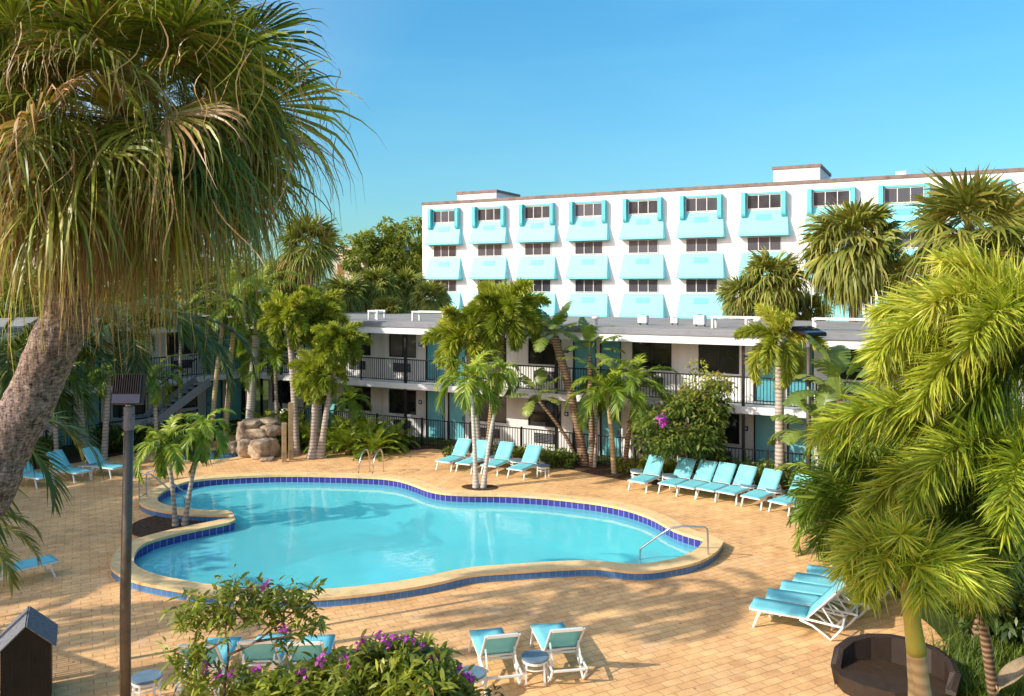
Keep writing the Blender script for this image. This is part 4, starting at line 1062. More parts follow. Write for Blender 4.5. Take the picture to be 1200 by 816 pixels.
p = G(341, 539); t = thing('shower_post', 'tall wooden post with a curved outdoor shower head beside the rocks', 'outdoor shower', p, .3)
m = MB(); m.box(-.09, .09, -.09, .09, 0, 2.3); m.build('post', M['wood'], t, bevel=.012)
m = MB(); m.tube(spline([(-.09, 0, 1.95), (-.2, -.03, 2.08), (-.32, -.05, 2.05), (-.36, -.06, 1.95)], 14), .02, 8); m.tube([(-.36, -.06, 1.96), (-.37, -.062, 1.90)], [.03, .07], 10); m.build('shower_head', M['steel'], t, True)

def boulder(c, r, seed, label, sharp=.55):
    import bmesh
    bm = bmesh.new(); bmesh.ops.create_icosphere(bm, subdivisions=4, radius=1)
    off = Vector((seed * 3.7, seed * 1.3, seed * 7.1))
    for v in bm.verts:
        p = v.co.copy(); s = max(abs(p.x), abs(p.y), abs(p.z)); q = p * (1 - sharp) + p / s * .85 * sharp
        q *= 1 + .22 * noise.noise(p * 1.4 + off) + .10 * noise.noise(p * 3.5 + off) + .04 * noise.noise(p * 9 + off)
        v.co = Vector((q.x * r[0], q.y * r[1], q.z * r[2]))
    me = bpy.data.meshes.new('boulder'); bm.to_mesh(me); bm.free()
    for f in me.polygons: f.use_smooth = True
    o = link_mesh('boulder', me, M['rock'], None, c, seed); tag(o, label, 'boulder', 'sandy boulders of the rock waterfall')
RK = G(303, 537)
for k, (dx, dy, z, rx, ry, rz, lab) in enumerate((( .25, .15, .42, .74, .58, .50, 'large rounded front boulder with a grey top at the foot of the rock pile'), (-.75, .3, .38, .42, .40, .45, 'sandy boulder at the lower left of the rock pile, by the spa pool'),
    (-.30, .75, .95, .62, .50, .34, 'blocky orange boulder in the middle of the rock pile'), (.45, .85, 1.12, .60, .50, .28, 'flat tan boulder on the right shoulder of the rock pile'), (-.55, .95, 1.42, .55, .42, .24, 'grey-topped slab boulder crowning the left of the rock pile'),
    (.10, 1.1, 1.48, .66, .40, .16, 'thin tan slab topping the rock pile'), (-.9, 1.1, .9, .48, .45, .7, 'tall boulder at the back left of the rock pile'), (.55, -.42, .06, .50, .34, .09, 'low flat grey stone lying before the rock pile'), (-1.5, .9, .3, .4, .4, .34, 'boulder nearest the spa pool behind the palms'))):
    boulder((RK[0] + dx * .86, RK[1] + dy * .86, z * .9), (rx * .86, ry * .86, rz * .9), k + 1.0, lab)

# rattan daybed: plinth with a curved shell back
sf = thing('rattan_daybed', 'dark brown rattan daybed with a curved shell back in the lower right', 'daybed', (6.50, 13.8, 0), R(-24))
n = 10; ang = np.linspace(R(185), R(-25), n)          # shell runs from left front round the back to right front
outer = np.array([(1.08 * math.cos(a), .80 * math.sin(a)) for a in ang]); inner = np.array([(.90 * math.cos(a), .63 * math.sin(a)) for a in ang])
tt = np.linspace(0, 1, n); top = .42 + .42 * np.clip(np.sin(PI * tt), 0, 1) ** .65
V = []; 
for i in range(n): V += [(*(outer[i] * .93), .03), (*outer[i], top[i]), (*((outer[i] + inner[i]) / 2), top[i] + .025), (*inner[i], top[i]), (*inner[i], .30)]
F = [(i*5 + k, i*5 + k + 1, (i+1)*5 + k + 1, (i+1)*5 + k) for i in range(n - 1) for k in range(4)] + [(0, 1, 2, 3, 4), tuple((n-1)*5 + k for k in (4, 3, 2, 1, 0))]
link_mesh('shell', poly_mesh('shell', V, F), M['wicker'], sf)
m = MB()
for r0, r1, z0, z1 in ((.0, 1, .30, .34),):
    prof = [(1.05 * math.cos(a), (.76 if math.sin(a) > 0 else .62) * math.sin(a)) for a in np.linspace(0, 2*PI, 12, endpoint=False)]
    k = len(prof); m.add([(x * .93, y * .93, .04) for x, y in prof] + [(x, y, .36) for x, y in prof], [tuple(range(k))[::-1], tuple(range(k, 2*k))] + [(i, (i+1) % k, k + (i+1) % k, k + i) for i in range(k)])
m.build('base', M['wicker'], sf)
for x, y in ((-.7, .35), (.7, .35), (-.6, -.4), (.6, -.4)): m = MB(); m.lathe([(.04, 0), (.04, .045)], 10, (x, y)); m.build('foot', M['black'], sf)
sf.scale = (.93, .93, .93)

# raised timber landing with a railing, just outside the frame, whose shadow reaches the deck
ld = thing('landing_railing', 'raised landing with a close-barred railing beyond the left edge', 'railing', (-10.78, 13.2, 0), AT)
m = MB(); m.box(-5, 0, -2.4, 0, 1.05, 1.25); m.build('platform', M['wood'], ld)
m = MB(); m.box(-5, 0, -.06, 0, 2.28, 2.36); m.box(-.08, 0, -2.4, -.06, 2.28, 2.36); m.build('top_rail', M['wood'], ld)
m = MB()
for k in range(44): m.box(-.1 - k * .11 - .028, -.1 - k * .11 + .022, -.045, -.015, 1.25, 2.28)
tag(m.build('balusters', M['wood'], ld))
m = MB()
for x, y in ((-.06, -.05), (-4.9, -.05), (-.06, -2.3), (-4.9, -2.3)): m.box(x - .06, x + .06, y - .06, y + .06, 0, 1.05); m.box(x - .06, x + .06, y - .06, y + .06, 1.25, 2.28)
m.build('post', M['wood'], ld)
# ------------------------------------------------------------------ plants
CM = {}
def crown_obj(me, mat, parent, loc, scale=1.0, yaw=0.0, tilt=0.0):
    o = link_mesh('crown', me, mat, parent, loc); o.rotation_euler = (tilt, 0, yaw)
    o.scale = (scale,) * 3 if not hasattr(scale, '__len__') else scale
    return o
def palm(name, label, cat, base, top, me, mat, scale=1.0, r0=.12, r1=.09, tmat='bark_grey', yaw=0.0, mid=None, shaft=None, group=None, bulge=0.0, tilt=0.0, ring=.02, shmat='shaft'):
    t = thing(name, label, cat, (base[0], base[1], 0), 0, group)
    T = Vector(rel(top, (base[0], base[1], 0)))
    m_ = Vector(mid) if mid else Vector((T.x * .42, T.y * .42, T.z * .5))
    pts = [(0, 0, -.05), tuple(m_), tuple(T)]
    trunk_obj('trunk', pts, r0, r1, M[tmat], t, ring=ring, bulge=bulge, seed=int(abs(base[0]) * 97 + abs(base[1]) * 13) + 1)
    if shaft:
        d = (T - m_).normalized()
        trunk_obj('crownshaft', [tuple(T - d * shaft), tuple(T - d * shaft * .4), tuple(T + d * .12)], r1 * 1.35, r1 * .8, M[shmat], t, n=12)
    if me: crown_obj(me, mat, t, tuple(T), scale, yaw, tilt)
    return t

# --- hero fan palm, left foreground
g = np.random.default_rng(3)
TOP = np.array(D(146, 140, 6.0))
hp = thing('fan_palm', 'huge shaggy fan palm with a leaning fibrous trunk filling the upper left', 'palm tree', (-4.75, 6.2, 0))
hb = np.array([-4.75, 6.2, 0])
tpts = [np.array([-4.75, 6.2, -.1]), np.array([-4.55, 6.15, 2.5]), np.array(D(-75, 680, 6.05)), np.array(D(-18, 584, 6.0)), np.array(D(6, 525, 6.0)), np.array(D(30, 480, 6.0)), np.array(D(57, 420, 6.0)), np.array(D(78, 370, 6.0)), np.array(D(104, 290, 6.0)), TOP]
P = spline([tuple(q - hb) for q in tpts], 150)
m = MB(); tt = np.linspace(0, 1, 150); gg = np.random.default_rng(5)
m.tube(P, list((.198 - .035 * tt) * (1 + .018 * gg.normal(0, 1, 150))), 40)
for i, v in enumerate(m.V):
    q = Vector(v); d = noise.noise(q * 9) * .012 + noise.noise(Vector((q.x * 30, q.y * 30, q.z * 46))) * .014
    c = Vector(tuple(P[min(149, i // 40)])); rr = (q - c); m.V[i] = tuple(q + rr.normalized() * d) if rr.length > 1e-6 else v
m.build('trunk', M['bark_fan'], hp, True)
fo = Foliage(); n = 150
for i in range(n):
    a = i / (n - 1)
    el = 88 - 112 * a ** .95 + g.normal(0, 9); yaw = i * 2.39996 + g.uniform(-.35, .35)
    if i % 9 == 4: tn_dry = .4
    else: tn_dry = 0
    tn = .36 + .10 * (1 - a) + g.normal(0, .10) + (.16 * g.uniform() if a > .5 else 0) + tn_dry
    fan_leaf(fo, g, yaw, el, g.uniform(.66, 1.12), g.uniform(.68, .90), 54, 8, .24 + .42 * a, tn, spread=124, sag=24, tvar=.26, roll=g.normal(0, .8), wmul=.70, tipdry=.15)
for i in range(60):    # dry skirt
    a = g.uniform()
    fan_leaf(fo, g, g.uniform(0, 2*PI), -14 - 46 * a + g.normal(0, 6), g.uniform(.55, .85), g.uniform(.50, .68), 36, 7, .75, .74 + g.normal(0, .09), spread=75, sag=26, roll=g.normal(0, .6), wmul=.62, tipdry=.2, tvar=.3)
# dry threads hanging from the crown
L = 700
yaw = g.uniform(0, 2*PI, L); r = g.uniform(.35, 1.55, L); zz = g.uniform(-1.0, .35, L) + .22 * (r > 1.1)
base = np.stack([r * np.cos(yaw), r * np.sin(yaw), zz], -1); ln = g.uniform(.15, .5, L)
s = np.linspace(0, 1, 7); wob = g.normal(0, .10, (L, 2))
Pp = np.repeat(base[:, None], 7, 1); Pp[..., 2] -= s[None] * ln[:, None]
ph = g.uniform(0, 6, L)
Pp[..., 0] += wob[:, 0:1] * s[None] + .03 * np.sin(s[None] * 5 + ph[:, None]); Pp[..., 1] += wob[:, 1:2] * s[None] + .03 * np.cos(s[None] * 4 + ph[:, None])
q = unit(np.stack([g.normal(0, 1, L), g.normal(0, .4, L), g.normal(0, .2, L)], -1))
V, F = ribbons(Pp, q[:, None], np.ones((L, 1)) * np.array([.003, .0045, .0045, .004, .0035, .003, .0015])[None])
fo.add(V, F, np.repeat(np.clip(.82 + g.normal(0, .1, L), 0, 1), 14))
crown_obj(fo.mesh('crown'), M['fan_hero'], hp, tuple(TOP - hb))

# --- foxtail palms, right foreground (fronds set by bearing and reach)
def fox_custom(label, base, top, fronds, seed, r0=.13, r1=.09, nleaf=420, lleaf=.5, wleaf=.024, tone=.6, mid=None, shaft=.7, tmat='bark_gold', shmat='shaft_yellow'):
    g = np.random.default_rng(seed); fo = Foliage()
    for f in fronds:
        yaw, el0, el1, ln = f[:4]; tn = tone + (f[4] if len(f) > 4 else 0)
        frond(fo, g, R(yaw), ln, el0, el1, int(1.3 * nleaf * ln / 2.2), lleaf * g.uniform(.95, 1.2) * 1.05, wleaf * .92, True, tn + g.normal(0, .05), droop=.18, rw=.022, npt=4, tvar=.26, start=.12, power=1.1)
    t = palm('foxtail_palm', label, 'palm tree', base, top, fo.mesh('crown'), M['fox'], 1, r0, r1, tmat, 0, mid, shaft, 'foxtail palms at the right front', shmat=shmat)
    return t
b = D(1105, 816, 8.9)
fox_custom('small foxtail palm with a smooth yellow-green trunk in front of the daybed', (4.72, 8.75), D(1060, 664, 8.6),
    [(190, 62, -60, .85), (200, 35, -85, .75), (165, 70, -45, .85), (150, 40, -80, .8), (100, 60, -40, .8), (60, 70, -60, .85), (10, 58, -75, 1.15), (-15, 45, -80, 1.05), (35, 50, -70, 1.0), (-60, 60, -65, .8), (-100, 50, -70, .8), (-140, 60, -70, .8), (240, 75, 10, .7), (30, 85, 55, .6), (-30, 40, -80, .85)], 21, .105, .075, 460, .40, .020, .62, None, .95)
fox_custom('large foxtail palm at the right edge whose long frond arches over the lounger row', (6.25, 9.6), D(1212, 560, 9.4),
    [(176, 56, -42, 2.9, .12), (186, 34, -72, 2.6, .05), (168, 15, -75, 2.2, -.2), (196, 5, -80, 2.2, -.3), (205, 50, -60, 2.4), (150, 50, -50, 2.6), (120, 60, -40, 2.4), (230, 45, -60, 2.2), (80, 55, -50, 2.4), (30, 50, -60, 2.2), (-40, 50, -60, 2.0), (215, -10, -80, 1.9, -.3), (180, 78, 0, 2.0, .1)], 22, .14, .10, 560, .52, .023, .55)
fox_custom('tallest foxtail palm at the right edge with fronds spread against the hotel', (6.9, 9.8), D(1240, 415, 9.5),
    [(182, 50, -56, 2.5, .12), (172, 40, -62, 2.3, .1), (192, 30, -68, 2.2, .05), (200, 55, -25, 2.2, .15), (160, 52, -30, 2.2, .1), (150, 45, -55, 2.3), (185, 66, 5, 1.9, .2), (215, 50, -45, 2.4, .1), (170, 18, -75, 2.2, -.15), (195, 8, -80, 1.9, -.25), (120, 50, -35, 2.4), (240, 45, -50, 2.2), (60, 50, -40, 2.3), (0, 60, -40, 2.3)], 23, .15, .11, 560, .55, .024, .6)
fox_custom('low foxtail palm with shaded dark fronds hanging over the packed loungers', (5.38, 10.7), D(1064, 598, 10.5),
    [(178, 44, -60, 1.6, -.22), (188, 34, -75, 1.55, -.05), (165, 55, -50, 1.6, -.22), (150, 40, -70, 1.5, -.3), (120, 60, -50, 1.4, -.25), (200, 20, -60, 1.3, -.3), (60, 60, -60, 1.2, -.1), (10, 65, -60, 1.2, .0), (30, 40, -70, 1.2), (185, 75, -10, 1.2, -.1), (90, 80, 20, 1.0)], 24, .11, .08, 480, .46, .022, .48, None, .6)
fox_custom('foxtail palm with bushy yellow fronds between the two right-edge palms', (8.0, 13.4), D(1125, 610, 11.8),
    [(180, 66, -40, 1.7, .1), (150, 60, -50, 1.6), (210, 60, -60, 1.6, .05), (190, 40, -80, 1.6), (100, 60, -50, 1.6), (20, 60, -60, 1.6), (-20, 45, -75, 1.6), (60, 70, -40, 1.5), (-60, 60, -70, 1.5), (-110, 60, -70, 1.4), (170, 80, 20, 1.4, .15), (0, 80, 20, 1.4)], 25, .09, .06, 460, .46, .022, .52, None, .6, 'bark_brown')

# --- shared crowns
CM['fox1'] = crown_foxtail(31, 18, 1.9, 430, .5, .045, .46)
CM['fox2'] = crown_foxtail(32, 16, 1.8, 420, .5, .045, .58, -35)
CM['fox3'] = crown_foxtail(33, 17, 1.9, 420, .5, .045, .55, -40)
CM['adon1'] = crown_feather(41, 12, 1.35, 84, .42, .05, .55, 82, -5, 100, .45)
CM['adon2'] = crown_feather(42, 11, 1.3, 80, .42, .05, .5, 82, -20, 115, .5, 1)
CM['areca1'] = crown_feather(43, 15, 1.9, 90, .45, .042, .5, 84, 0, 85, .35)
CM['areca2'] = crown_feather(44, 13, 1.7, 84, .45, .045, .45, 84, -10, 95, .45)
CM['coco'] = crown_feather(45, 14, 2.6, 120, .62, .05, .5, 82, -30, 90, .6)
CM['sabal1'] = crown_sabal(51, 76, .75, .9, dead=14); CM['sabal2'] = crown_sabal(52, 84, .8, .9, dead=30); CM['sabal3'] = crown_sabal(53, 50, .7, .95, dead=6, droop=.4)
CM['sabal4'] = crown_sabal(54, 54, .95, 1.2, 26, 5, .36, 2, .25)
CM['pad1'] = crown_paddle(61, 13, .7, 1.15, .40, .55); CM['pad2'] = crown_paddle(62, 10, .6, 1.0, .32, .55); CM['pad3'] = crown_paddle(63, 10, .7, 1.15, .36, .5, 84, 25)
fm, ff, fe, fs = M['fox_far'], M['feather_fresh'], M['feather'], M['fan']

# two slim palms by the pool (centre) and two in the peninsula planter
grp = 'pairs of slim palms at the pool edge'
palm('slim_palm', 'left slim pale-trunked palm of the pair at the far pool edge', 'palm tree', G(558, 572)[:2], D(552, 446, 27.9), CM['adon1'], fe, 1.25, .085, .055, 'bark_pale', .4, None, .5, grp, .05, shmat='shaft')
palm('slim_palm', 'right slim palm of the pair at the far pool edge, leaning right', 'palm tree', G(566, 572)[:2], D(589, 436, 28), CM['adon2'], fe, .80, .075, .05, 'bark_pale', 2.0, None, .4, grp, .05)
palm('slim_palm', 'left bright green palm in the planter between the pool lobes', 'palm tree', G(206, 617)[:2], D(196, 522, 23.3), CM['adon1'], ff, .98, .07, .05, 'bark_grey', 1.2, None, .55, grp, .04)
palm('slim_palm', 'right bright green palm with one dead frond in the planter between the pool lobes', 'palm tree', G(216, 616)[:2], D(238, 504, 23.4), CM['adon2'], ff, .90, .07, .05, 'bark_grey', .2, None, .7, grp, .04)

# foxtails before the motel
grp = 'foxtail palms along the motel'
B = lambda u, v: G(u, v)[:2]
palm('foxtail_palm', 'tall dark-crowned foxtail palm in the clump behind the four loungers', 'palm tree', B(571, 545), D(592, 366, 31.5), CM['fox1'], fm, 1.15, .16, .12, 'bark_brown', .5, None, .8, grp)
palm('foxtail_palm', 'shorter foxtail palm at the left of the central clump', 'palm tree', B(563, 543), D(546, 396, 32), CM['fox2'], fm, 1.12, .13, .10, 'bark_grey', 1.5, None, .7, grp)
palm('foxtail_palm', 'left grey trunk of the twin foxtail palms beside the wooden posts', 'palm tree', B(366, 537), D(372, 436, 33), CM['fox3'], fm, .82, .15, .11, 'bark_grey', .2, None, .7, grp, .1)
palm('foxtail_palm', 'right curved trunk of the twin foxtail palms beside the wooden posts', 'palm tree', B(375, 537), D(398, 402, 33.2), CM['fox1'], fm, .78, .13, .09, 'bark_grey', 2.2, None, .7, grp, .08)
palm('foxtail_palm', 'pink-trunked foxtail palm left of the twin trunks by the wooden posts', 'palm tree', B(348, 533), D(338, 372, 34.5), CM['fox2'], fm, .95, .14, .11, 'bark_grey', 3.0, None, .7, grp)
palm('foxtail_palm', 'foxtail palm with a tall green spear leaf above the left bed', 'palm tree', B(372, 530), D(373, 368, 35.5), CM['fox3'], fm, 1.0, .13, .10, 'bark_grey', 4.0, None, 1.1, grp)
palm('foxtail_palm', 'foxtail palm with drooping fronds beside the right lamp post', 'palm tree', D(914, 558, 27.2)[:2], D(913, 398, 27.2), crown_foxtail(36, 11, 1.8, 420, .45, .04, .62, -50), fm, 1.05, .17, .12, 'bark_grey', 2.4, None, .9, grp, .05)

# areca-like palms in the right bed
grp = 'feather palms in the bed before the motel'
palm('feather_palm', 'feather palm with gold trunk left of the purple-flowered tree', 'palm tree', B(720, 556), D(712, 462, 30.2), CM['areca1'], fe, 1.15, .11, .08, 'bark_gold', .3, None, .5, grp)
palm('feather_palm', 'second feather palm nearer the purple-flowered tree', 'palm tree', D(731, 553, 30.3)[:2], D(746, 452, 30.3), CM['areca2'], fe, 1.2, .10, .08, 'bark_brown', 1.3, None, .5, grp)
palm('feather_palm', 'small feather palm behind the thin leaning trunk of the bird-of-paradise trees', 'palm tree', B(697, 549), D(700, 455, 31.6), CM['areca2'], fe, .75, .07, .05, 'bark_grey', 2.3, None, .4, grp)
grp = 'giant bird-of-paradise trees'
palm('bird_of_paradise_tree', 'giant bird of paradise with a thick leaning fibrous trunk right of the foxtail clump', 'tree', B(686, 546), D(650, 395, 31.4), CM['pad1'], M['banana'], .82, .17, .17, 'bark_brown', .4, None, None, grp, .05, ring=.06)
palm('bird_of_paradise_tree', 'low giant bird of paradise with torn leaves before the gallery window', 'tree', B(680, 544), D(632, 470, 31.5), CM['pad2'], M['banana'], .85, .07, .06, 'bark_brown', 1.4, None, None, grp, ring=.05)
palm('bird_of_paradise_tree', 'giant bird of paradise with broad upright leaves reaching the motel fascia', 'tree', B(694, 548), D(691, 418, 31.3), CM['pad3'], M['banana'], .85, .12, .10, 'bark_brown', 2.2, None, None, grp, ring=.05)
palm('bird_of_paradise_tree', 'giant bird of paradise with large leaves right of the lamp post', 'tree', D(968, 566, 26)[:2], D(962, 515, 26), CM['pad1'], M['banana'], 1.15, .15, .12, 'bark_brown', .9, None, None, grp)
palm('bird_of_paradise_tree', 'second giant bird of paradise right of the lamp post, half behind the foxtail fronds', 'tree', D(985, 570, 25.6)[:2], D(985, 470, 25.6), CM['pad3'], M['banana'], 1.2, .15, .12, 'bark_brown', 2.9, None, None, grp)

# trunks of the palms before the left wing
grp = 'grey-trunked palms before the left wing'
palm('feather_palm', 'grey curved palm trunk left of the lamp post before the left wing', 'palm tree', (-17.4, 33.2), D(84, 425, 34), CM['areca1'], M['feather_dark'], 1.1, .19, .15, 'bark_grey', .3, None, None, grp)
palm('feather_palm', 'thin reddish palm trunk nearest the lamp post before the left wing', 'palm tree', (-16.4, 32.6), D(128, 438, 33), CM['areca2'], fe, .7, .13, .10, 'bark_grey', 1.3, None, None, grp)
palm('feather_palm', 'pale palm trunk rising before the corner of the motel', 'palm tree', (-11.9, 36.6), D(306, 338, 36.4), CM['coco'], fe, .85, .20, .15, 'bark_pale', 1.3, None, None, grp)
palm('feather_palm', 'thin yellow palm stem left of the pale trunk at the motel corner', 'palm tree', (-12.6, 35.6), D(277, 352, 35.8), CM['areca1'], fe, 1.1, .12, .10, 'bark_gold', 2.3, None, None, grp)
palm('feather_palm', 'thinnest yellow palm stem at the motel corner, farthest left', 'palm tree', (-13.1, 35.2), D(262, 372, 35.4), CM['areca2'], fe, 1.15, .11, .09, 'bark_gold', .3, None, None, grp)

for (u, v, d, s_, cm, y_, lab) in ((322, 424, 36, 1.15, 'areca1', .5, 'bright feather palm low between the pink trunk and the rocks'), (288, 404, 37.5, 1.2, 'areca2', 1.7, 'bright feather palm behind the yellow stems at the motel corner'),
        (410, 470, 35, .8, 'areca2', 2.5, 'small bright feather palm above the ferny plants'), (62, 445, 31, 1.0, 'areca1', 3.3, 'green feather palm low behind the big trunk by the fence'), (180, 440, 33.5, .95, 'areca2', 4.1, 'green feather palm below the left wing staircase')):
    q = D(u, v, d); palm('feather_palm', lab, 'palm tree', (q[0] + .1, q[1] + .1), q, CM[cm], fe, s_, .09, .07, 'bark_grey', y_, None, None, 'bright feather palms at the motel corner')
# dark feather palms close to the left edge
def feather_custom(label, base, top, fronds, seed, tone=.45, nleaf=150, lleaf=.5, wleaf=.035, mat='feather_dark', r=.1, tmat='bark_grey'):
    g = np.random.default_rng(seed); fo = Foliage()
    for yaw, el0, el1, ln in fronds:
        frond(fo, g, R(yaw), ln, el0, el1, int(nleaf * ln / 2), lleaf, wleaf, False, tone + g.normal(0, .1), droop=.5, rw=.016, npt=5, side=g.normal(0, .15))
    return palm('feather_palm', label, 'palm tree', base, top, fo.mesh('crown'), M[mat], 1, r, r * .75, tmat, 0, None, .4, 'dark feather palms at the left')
feather_custom('dark feather palm with fronds hanging before the left wing gallery', (-7.23, 15.2), D(150.5, 396, 15.15), [(20, 35, -88, 2.9), (-5, 28, -90, 2.7), (-25, 40, -80, 2.5), (50, 45, -80, 2.2), (200, 30, -80, 2.2), (170, 30, -70, 2.3), (140, 50, -60, 2.2), (240, 40, -75, 2.0), (300, 20, -80, 2.0), (90, 60, -60, 2.2), (270, 40, -80, 1.8), (10, 62, -50, 2.6), (190, 60, -40, 2.2), (330, 55, -70, 2.2)], 71, .5, r=.055)
feather_custom('dark feather palm before the left wing between the big trunk and lamp post', (-18.6, 32.3), D(95, 380, 32), [(10, 30, -85, 3.4), (-15, 40, -80, 3.4), (40, 50, -70, 3.2), (170, 30, -80, 3.3), (200, 45, -70, 3.2), (140, 55, -60, 2.4), (300, 35, -80, 2.3), (250, 40, -75, 2.3), (80, 60, -60, 2.4), (345, 60, -50, 2.4), (190, 10, -85, 2.2), (0, 5, -85, 2.2)], 75, .45, 170, .55, .04)
feather_custom('dark feather palm before the left wing staircase', (-14.9, 36.3), D(212, 372, 36), [(10, 35, -85, 3.4), (-20, 40, -80, 3.4), (40, 50, -70, 3.2), (170, 35, -80, 3.4), (200, 45, -70, 3.3), (140, 55, -60, 2.5), (300, 35, -80, 2.4), (250, 40, -75, 2.4), (80, 60, -60, 2.5), (345, 60, -50, 2.5), (185, 12, -85, 2.2), (0, 8, -88, 2.4)], 76, .55, 170, .55, .04, r=.08)
feather_custom('dark feather palm at the left edge behind the big leaning trunk', (-9.4, 13.6), D(10, 432, 13.4), [(10, 45, -80, 2.2), (-10, 20, -85, 2.0), (40, 50, -70, 2.2), (180, 50, -70, 2.2), (210, 40, -75, 2.0), (140, 50, -60, 2.0), (300, 40, -80, 2.0), (270, 30, -80, 2.0), (90, 60, -60, 2.0), (0, 70, -40, 2.0), (340, 5, -80, 1.7)], 72, .45)
feather_custom('feather palm with a dark frond drooping in front of the big trunk', (-5.9, 8.3), D(-30, 520, 8.2), [(15, 38, -86, 1.45), (-5, 15, -88, 1.25), (40, 40, -80, 1.2), (180, 45, -70, 1.4), (220, 40, -70, 1.4), (120, 50, -60, 1.3), (270, 40, -80, 1.2), (320, -20, -88, 1.2)], 73, .5, 110, .36, .024, r=.07)
feather_custom('feather palm off the left edge with a yellowing frond tip by the cut-off lounger', (-8.4, 12.0), D(-60, 640, 12), [(10, 40, -80, 1.5), (-20, 30, -85, 1.5), (40, 50, -70, 1.4), (200, 45, -70, 1.4), (120, 50, -60, 1.4), (280, 40, -80, 1.3)], 74, .85, 120, .36, .028, r=.07)

# sabal palms beyond the motel, right
grp = 'shaggy sabal palms before the hotel'
def sab(label, u, v, d, sc_, cm, yaw, base_dx=0.0, grp=grp):
    p = D(u, v, d); palm('sabal_palm', label, 'palm tree', (p[0] + base_dx, p[1]), p, CM[cm], fs, sc_, .24, .20, 'bark_brown', yaw, None, None, grp)
sab('largest shaggy sabal palm before the hotel, above the roof racks', 1000, 290, 40, 1.85, 'sabal2', .3)
sab('small round sabal palm left of the largest one before the hotel', 905, 330, 42, 1.35, 'sabal1', 1.3, .3)
sab('lowest sabal palm leaning left of the small round one before the hotel', 868, 348, 42.5, 1.0, 'sabal3', 2.3, 1.2)
sab('sabal palm low between the small round one and the largest one', 945, 366, 43, .95, 'sabal1', .8)
sab('spiky upright sabal palm at the right before the hotel', 1135, 272, 33, 1.45, 'sabal4', .4)
sab('sabal palm cut by the right edge of the picture', 1222, 275, 34, 1.25, 'sabal4', 2.4)
sab('sabal palm low between the largest and the spiky one', 1072, 330, 38, 1.0, 'sabal2', 3.4)
grp2 = 'sabal palms beyond the left end of the motel'
for u, v, d, s_, cm, lab in ((362, 288, 46, 1.1, 'sabal4', 'tallest sabal palm at left beside the big fan palm crown'), (440, 338, 52, 1.15, 'sabal1', 'sabal palm over the left end of the sunlit roof'), (478, 338, 54, 1.1, 'sabal3', 'sabal palm over the roof nearest the left awnings'), (505, 352, 50, .95, 'sabal2', 'low sabal palm before the leftmost awnings'),
    (405, 345, 50, 1.1, 'sabal3', 'sabal palm right of the foxtail spear at left'), (455, 368, 47, .8, 'sabal2', 'lowest sabal palm behind the left roof edge'), (330, 330, 47, 1.2, 'sabal1', 'sabal palm behind the foxtail crowns at left'), (290, 338, 48, 1.2, 'sabal3', 'sabal palm under the right fringe of the big fan palm'), (235, 345, 50, 1.3, 'sabal2', 'sabal palm behind the left wing roof')):
    sab(lab, u, v, d, s_, cm, u * .7, 0, grp2)

# broad-leaved trees
def tree(name, label, base, h, spread, seed, mat, n=26, per=230, size=.42, tone=.4, trunk_r=.25, cz=.62, group=None, asp=.4, cat='tree', flat=1.0, ntr=6, tm='bark_brown', light=.25):
    g = np.random.default_rng(seed); t = thing(name, label, cat, (base[0], base[1], 0), 0, group)
    cs, rs = [], []
    for i in range(n):
        v = unit(g.normal(0, 1, 3)) * g.uniform(.35, 1.0) ** .5
        c = np.array([v[0] * spread, v[1] * spread, h * cz + v[2] * h * (1 - cz) * .82 * flat]); cs.append(c); rs.append(spread * g.uniform(.22, .40))
    m = MB()
    m.tube(spline([(0, 0, -.1), (g.normal(0, .1), g.normal(0, .1), h * .25), (g.normal(0, .2), g.normal(0, .2), h * cz)], 10), list(np.linspace(trunk_r, trunk_r * .5, 10)), 10)
    for i in range(ntr):
        c = cs[(i * 4) % n]; m.tube(spline([(0, 0, h * .22), (c[0] * .35, c[1] * .35, h * .25 + c[2] * .3), tuple(c)], 9), list(np.linspace(trunk_r * .5, trunk_r * .08, 9)), 7)
    m.build('trunk', M[tm], t, True)
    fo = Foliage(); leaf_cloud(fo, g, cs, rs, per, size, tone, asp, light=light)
    link_mesh('crown', fo.mesh('crown'), mat, t); return t
gT = 'trees beyond the motel at left'
def dtree(label, u, v, d, h_extra, spread, seed, **k):
    p = D(u, v, d); tree('broadleaf_tree', label, (p[0], p[1]), p[2] + h_extra, spread, seed, M['broad_far'], group=gT, **k)
dtree('light feathery tree before the beige building', 432, 262, 72, 0, 2.8, 81, n=24, per=110, size=.5, cz=.7)
dtree('taller green tree touching the left end of the hotel', 470, 247, 74, 0, 2.9, 82, n=34, per=190, size=.5, cz=.68)
dtree('green tree top against the left corner of the hotel wall', 489, 268, 78, 0, 2.2, 83, n=22, per=160, size=.5, cz=.72)
dtree('dense tree behind the left wing roof', 250, 290, 62, 0, 4.5, 84, n=30, per=260, size=.55, cz=.55)
dtree('dense dark tree behind the big fan palm', 120, 270, 60, 0, 5.0, 85, n=32, per=260, size=.55, cz=.5)
dtree('dense dark tree at the far left edge', 10, 280, 58, 0, 5.0, 86, n=32, per=260, size=.55, cz=.5)
dtree('round tree behind the foxtail crowns at left', 335, 305, 66, 0, 3.8, 87, n=28, per=230, size=.5, cz=.55)
dtree('low tree behind the sabal palms at left', 420, 318, 66, 0, 3.6, 88, n=26, per=220, size=.5, cz=.5)

